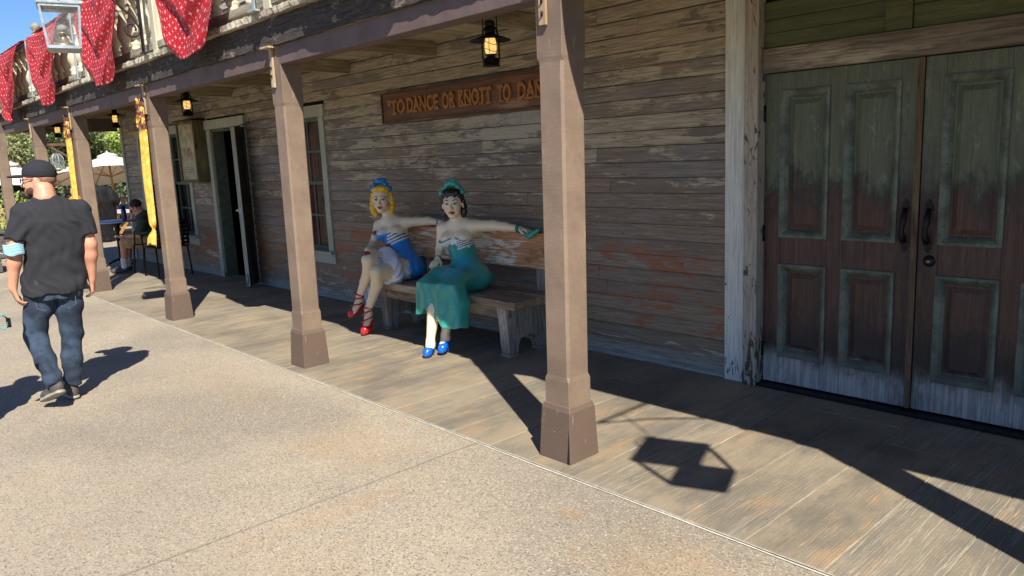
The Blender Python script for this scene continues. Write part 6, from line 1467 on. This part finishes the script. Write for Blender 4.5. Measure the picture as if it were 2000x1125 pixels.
b = MB(); b.box(2.001, 2.03, -2.4, -.6, .5, 1.2); b.box(2.001, 2.03, .4, 2.2, .5, 1.2); b.build('window', M_BLACK, S2)
# timber structure on the left with planters
S3 = empty('low_building', (-33, 1.2, 0), 0, 'low timber building with a pale roof at the far left', 'building')
b = MB(); b.box(-1.5, 1.5, -3, 3, 0, 1.9); b.build('wall', M_TAN, S3); b = MB(); b.prism([(-3.4, 1.901), (3.4, 1.901), (3.0, 2.25), (-3.0, 2.25)], -2, 1.9, 'yz'); b.build('roof', M_CASE, S3)
for k in range(6): b = MB(); b.box(1.501, 1.62, -2.8+k*1.05, -2.65+k*1.05, 0, 1.9); b.build('post', M_UPOLE, S3)
# planter boxes of dark timber by the far posts
M_PLANT = wood('grey_planter_boards', lin(104, 98, 92), lin(70, 66, 62), lin(128, 124, 118), 1, .3)
for i, (x, y, lab) in enumerate([(-15.7, 1.75, 'low grey timber planter behind the walking man, nearest the walk'), (-18.3, 2.3, 'grey timber planter at the left edge, behind the nearer one')]):
    root = empty('planter', (x, y, 0), R(4), lab, 'planter', 'grey timber planters'); b = MB()
    for k in range(3): b.box(-.35, .35, -.75, .75, .01+.16*k, .155+.16*k)
    b.build('planter_boards', M_PLANT, root, bevel=.006); b = MB(); b.box(-.39, .39, -.79, .79, .492, .54); b.build('rim', M_PLANT, root, bevel=.006)
# tall dark covered heater with canvas behind the post
HT = empty('covered_stand', (-19.6, 5.30, 0), 0, 'dark canvas-covered stand between the yellow-clothed post and the round table', 'covered stand')
F = Field((-.45, -.5, 0), (.45, .5, 1.5), .02); column(F, [0, .5, .95, 1.2, 1.30], [0]*5, [0]*5, [.16, .20, .30, .26, .10], [.20, .28, .40, .30, .08], k=.03); F.disp(lambda P: .03*np.sin(P[..., 0]*22+P[..., 1]*26+P[..., 2]*5)); F.mesh('canvas_cover', simple('dark_camouflage_canvas', lin(18, 18, 19), .9, 0, .5, 9, .4), HT, None, 1, world=False)
# picnic tables with checked cloths and seated people further away
def checked():
    t = NT('checked_tablecloth'); x, y, z = t.sep(t.obj()); a = t.math('GREATER_THAN', t.math('FRACT', t.mul(t.add(x, z), 6)), .5); b_ = t.math('GREATER_THAN', t.math('FRACT', t.mul(t.add(y, z), 6)), .5)
    return t.fin(t.mix(t.mul(t.add(a, b_), .5), lin(226, 222, 222), lin(84, 44, 70)), .8)
M_CHK = checked()
for i, (x, y, lab) in enumerate([(-22.0, 6.35, 'picnic table under a checked cloth seen above the round cafe table'), (-26.5, 6.1, 'far picnic table under a checked cloth')]):
    root = empty('picnic_table', (x, y, -.2), R(90), lab, 'picnic table', 'picnic tables beyond the porch'); b = MB(); b.box(-.45, .45, -1.0, 1.0, .72, .76); b.build('tabletop', M_UPOLE, root)
    for sy in (-.8, .8): b = MB(); b.beam((-.4, sy, 0), (.1, sy, .72), .08, .05); b.beam((.4, sy, 0), (-.1, sy, .72), .08, .05); b.build('leg', M_UPOLE, root)
    for sx in (-.75, .75): b = MB(); b.box(sx-.13, sx+.13, -1, 1, .42, .455); b.build('seat', M_UPOLE, root)
    c = MB(); c.box(-.47, .47, -1.03, 1.03, .761, .768); c.box(.472, .478, -1.03, 1.03, .55, .768); c.box(-.478, -.472, -1.03, 1.03, .55, .768); cl = c.build('tablecloth', M_CHK); cl.location = (x, y, -.2); cl.rotation_euler = (0, 0, R(90)); tag(cl, ['checked cloth on the nearer picnic table', 'checked cloth on the far picnic table'][i], 'tablecloth', 'checked tablecloths')
def far_person(x, y, rz, lab, sc, hc_, z=0.0):
    root = empty('person', (x, y, z), rz, lab, 'person', 'people sitting beyond the porch'); F = Field((-.3, -.3, 0), (.3, .62, 1.4), .014); head(F, V3(0, .02, 1.19), vrot(0, R(-12), 0), 1.0, False, neck=(V3(0, 0, 1.08), V3(0, 0, 1.02), .055, .06)); F.chain([V3(0, -.01, .97), V3(0, -.02, .55)], [.12, .14], .05)
    for sx in (-1, 1): F.chain([V3(0, 0, .98), V3(sx*.17, 0, .96), V3(sx*.22, .06, .76), V3(sx*.12, .33, .80), V3(sx*.10, .40, .80)], [.07, .055, .042, .03, .03], .03); F.chain([V3(sx*.09, 0, .50), V3(sx*.10, .42, .50), V3(sx*.10, .42, .05), V3(sx*.10, .52, .04)], [.08, .06, .04, .04], .03)
    F.mesh('body', SKIN_M, root, None, 1, world=False); F = Field((-.34, -.3, .4), (.34, .3, 1.12), .014); F.chain([V3(0, -.01, .97), V3(0, -.02, .55)], [.145, .16], .05)
    for sx in (-1, 1): F.chain([V3(0, 0, .98), V3(sx*.18, 0, .96), V3(sx*.21, .03, .84)], [.08, .07, .065], .03)
    F.mesh('shirt', simple('shirt_cloth', sc, .9), root, None, 1, world=False); F = Field((-.12, -.16, 1.1), (.12, .14, 1.36), .012); F.ell(V3(0, -.01, 1.235), (.083, .10, .088)); F.op(lambda P: (P[..., 1]-.055)-(P[..., 2]-1.24)*.8, F.lo, F.lo+F.h*F.n, .003, 'i'); F.mesh('hair', simple('hair_colour', hc_, .8), root, None, 1, world=False)
far_person(-26.5, 7.85, R(-100), 'person in a blue shirt at the checked table, between post and hall corner', lin(84, 128, 180), lin(120, 80, 56), -.5); far_person(-25.5, 6.7, R(-95), 'person in black at the checked table, beside the covered stand', lin(34, 34, 40), lin(52, 40, 34), -.45); far_person(-19.8, 4.85, R(-110), 'person in an orange shirt seen past the walking man\'s right shoulder', lin(206, 120, 40), lin(70, 52, 40)); far_person(-28.5, 8.0, R(80), 'person in white behind the umbrella pole', lin(200, 200, 204), lin(70, 50, 40), -.5)
# far oil lantern hanging on a post arm, and a clear jar lantern
PL = empty('lamp_post', (-20.5, 5.13, 0), 0, 'brown timber post with a cross arm carrying small lanterns beyond the porch', 'lamp post'); M_BP = wood('brown_post_timber', lin(120, 84, 62), lin(86, 58, 44), lin(150, 116, 90), 2, .2)
b = MB(); b.box(-.06, .06, -.06, .06, 0, 2.25); b.build('pole', M_BP, PL); b = MB(); b.box(-.04, .04, -.60, .10, 2.251, 2.31); b.beam((0, -.5, 2.25), (0, -.07, 1.95), .05, .05, (1, 0, 0)); b.build('arm', M_BP, PL)
JL = empty('jar_lantern', (-20.5, 4.76, 1.73), 0, 'clear jar lantern hanging from the far timber post', 'lantern'); b = MB(); b.lathe([(.14, 0), (.13, .25), (.08, .33), (.03, .36), (.02, .39)], n=16); b.build('jar', M_CLEAR, JL); b = MB(); b.lathe([(.15, -.02), (.15, .0)], n=16)
for k in range(6): a = k*1.047; b.tube([(.142*math.cos(a), .142*math.sin(a), 0), (.132*math.cos(a), .132*math.sin(a), .25), (.05*math.cos(a), .05*math.sin(a), .35)], .008, 5)
b.build('jar_frame', M_STEEL, JL)
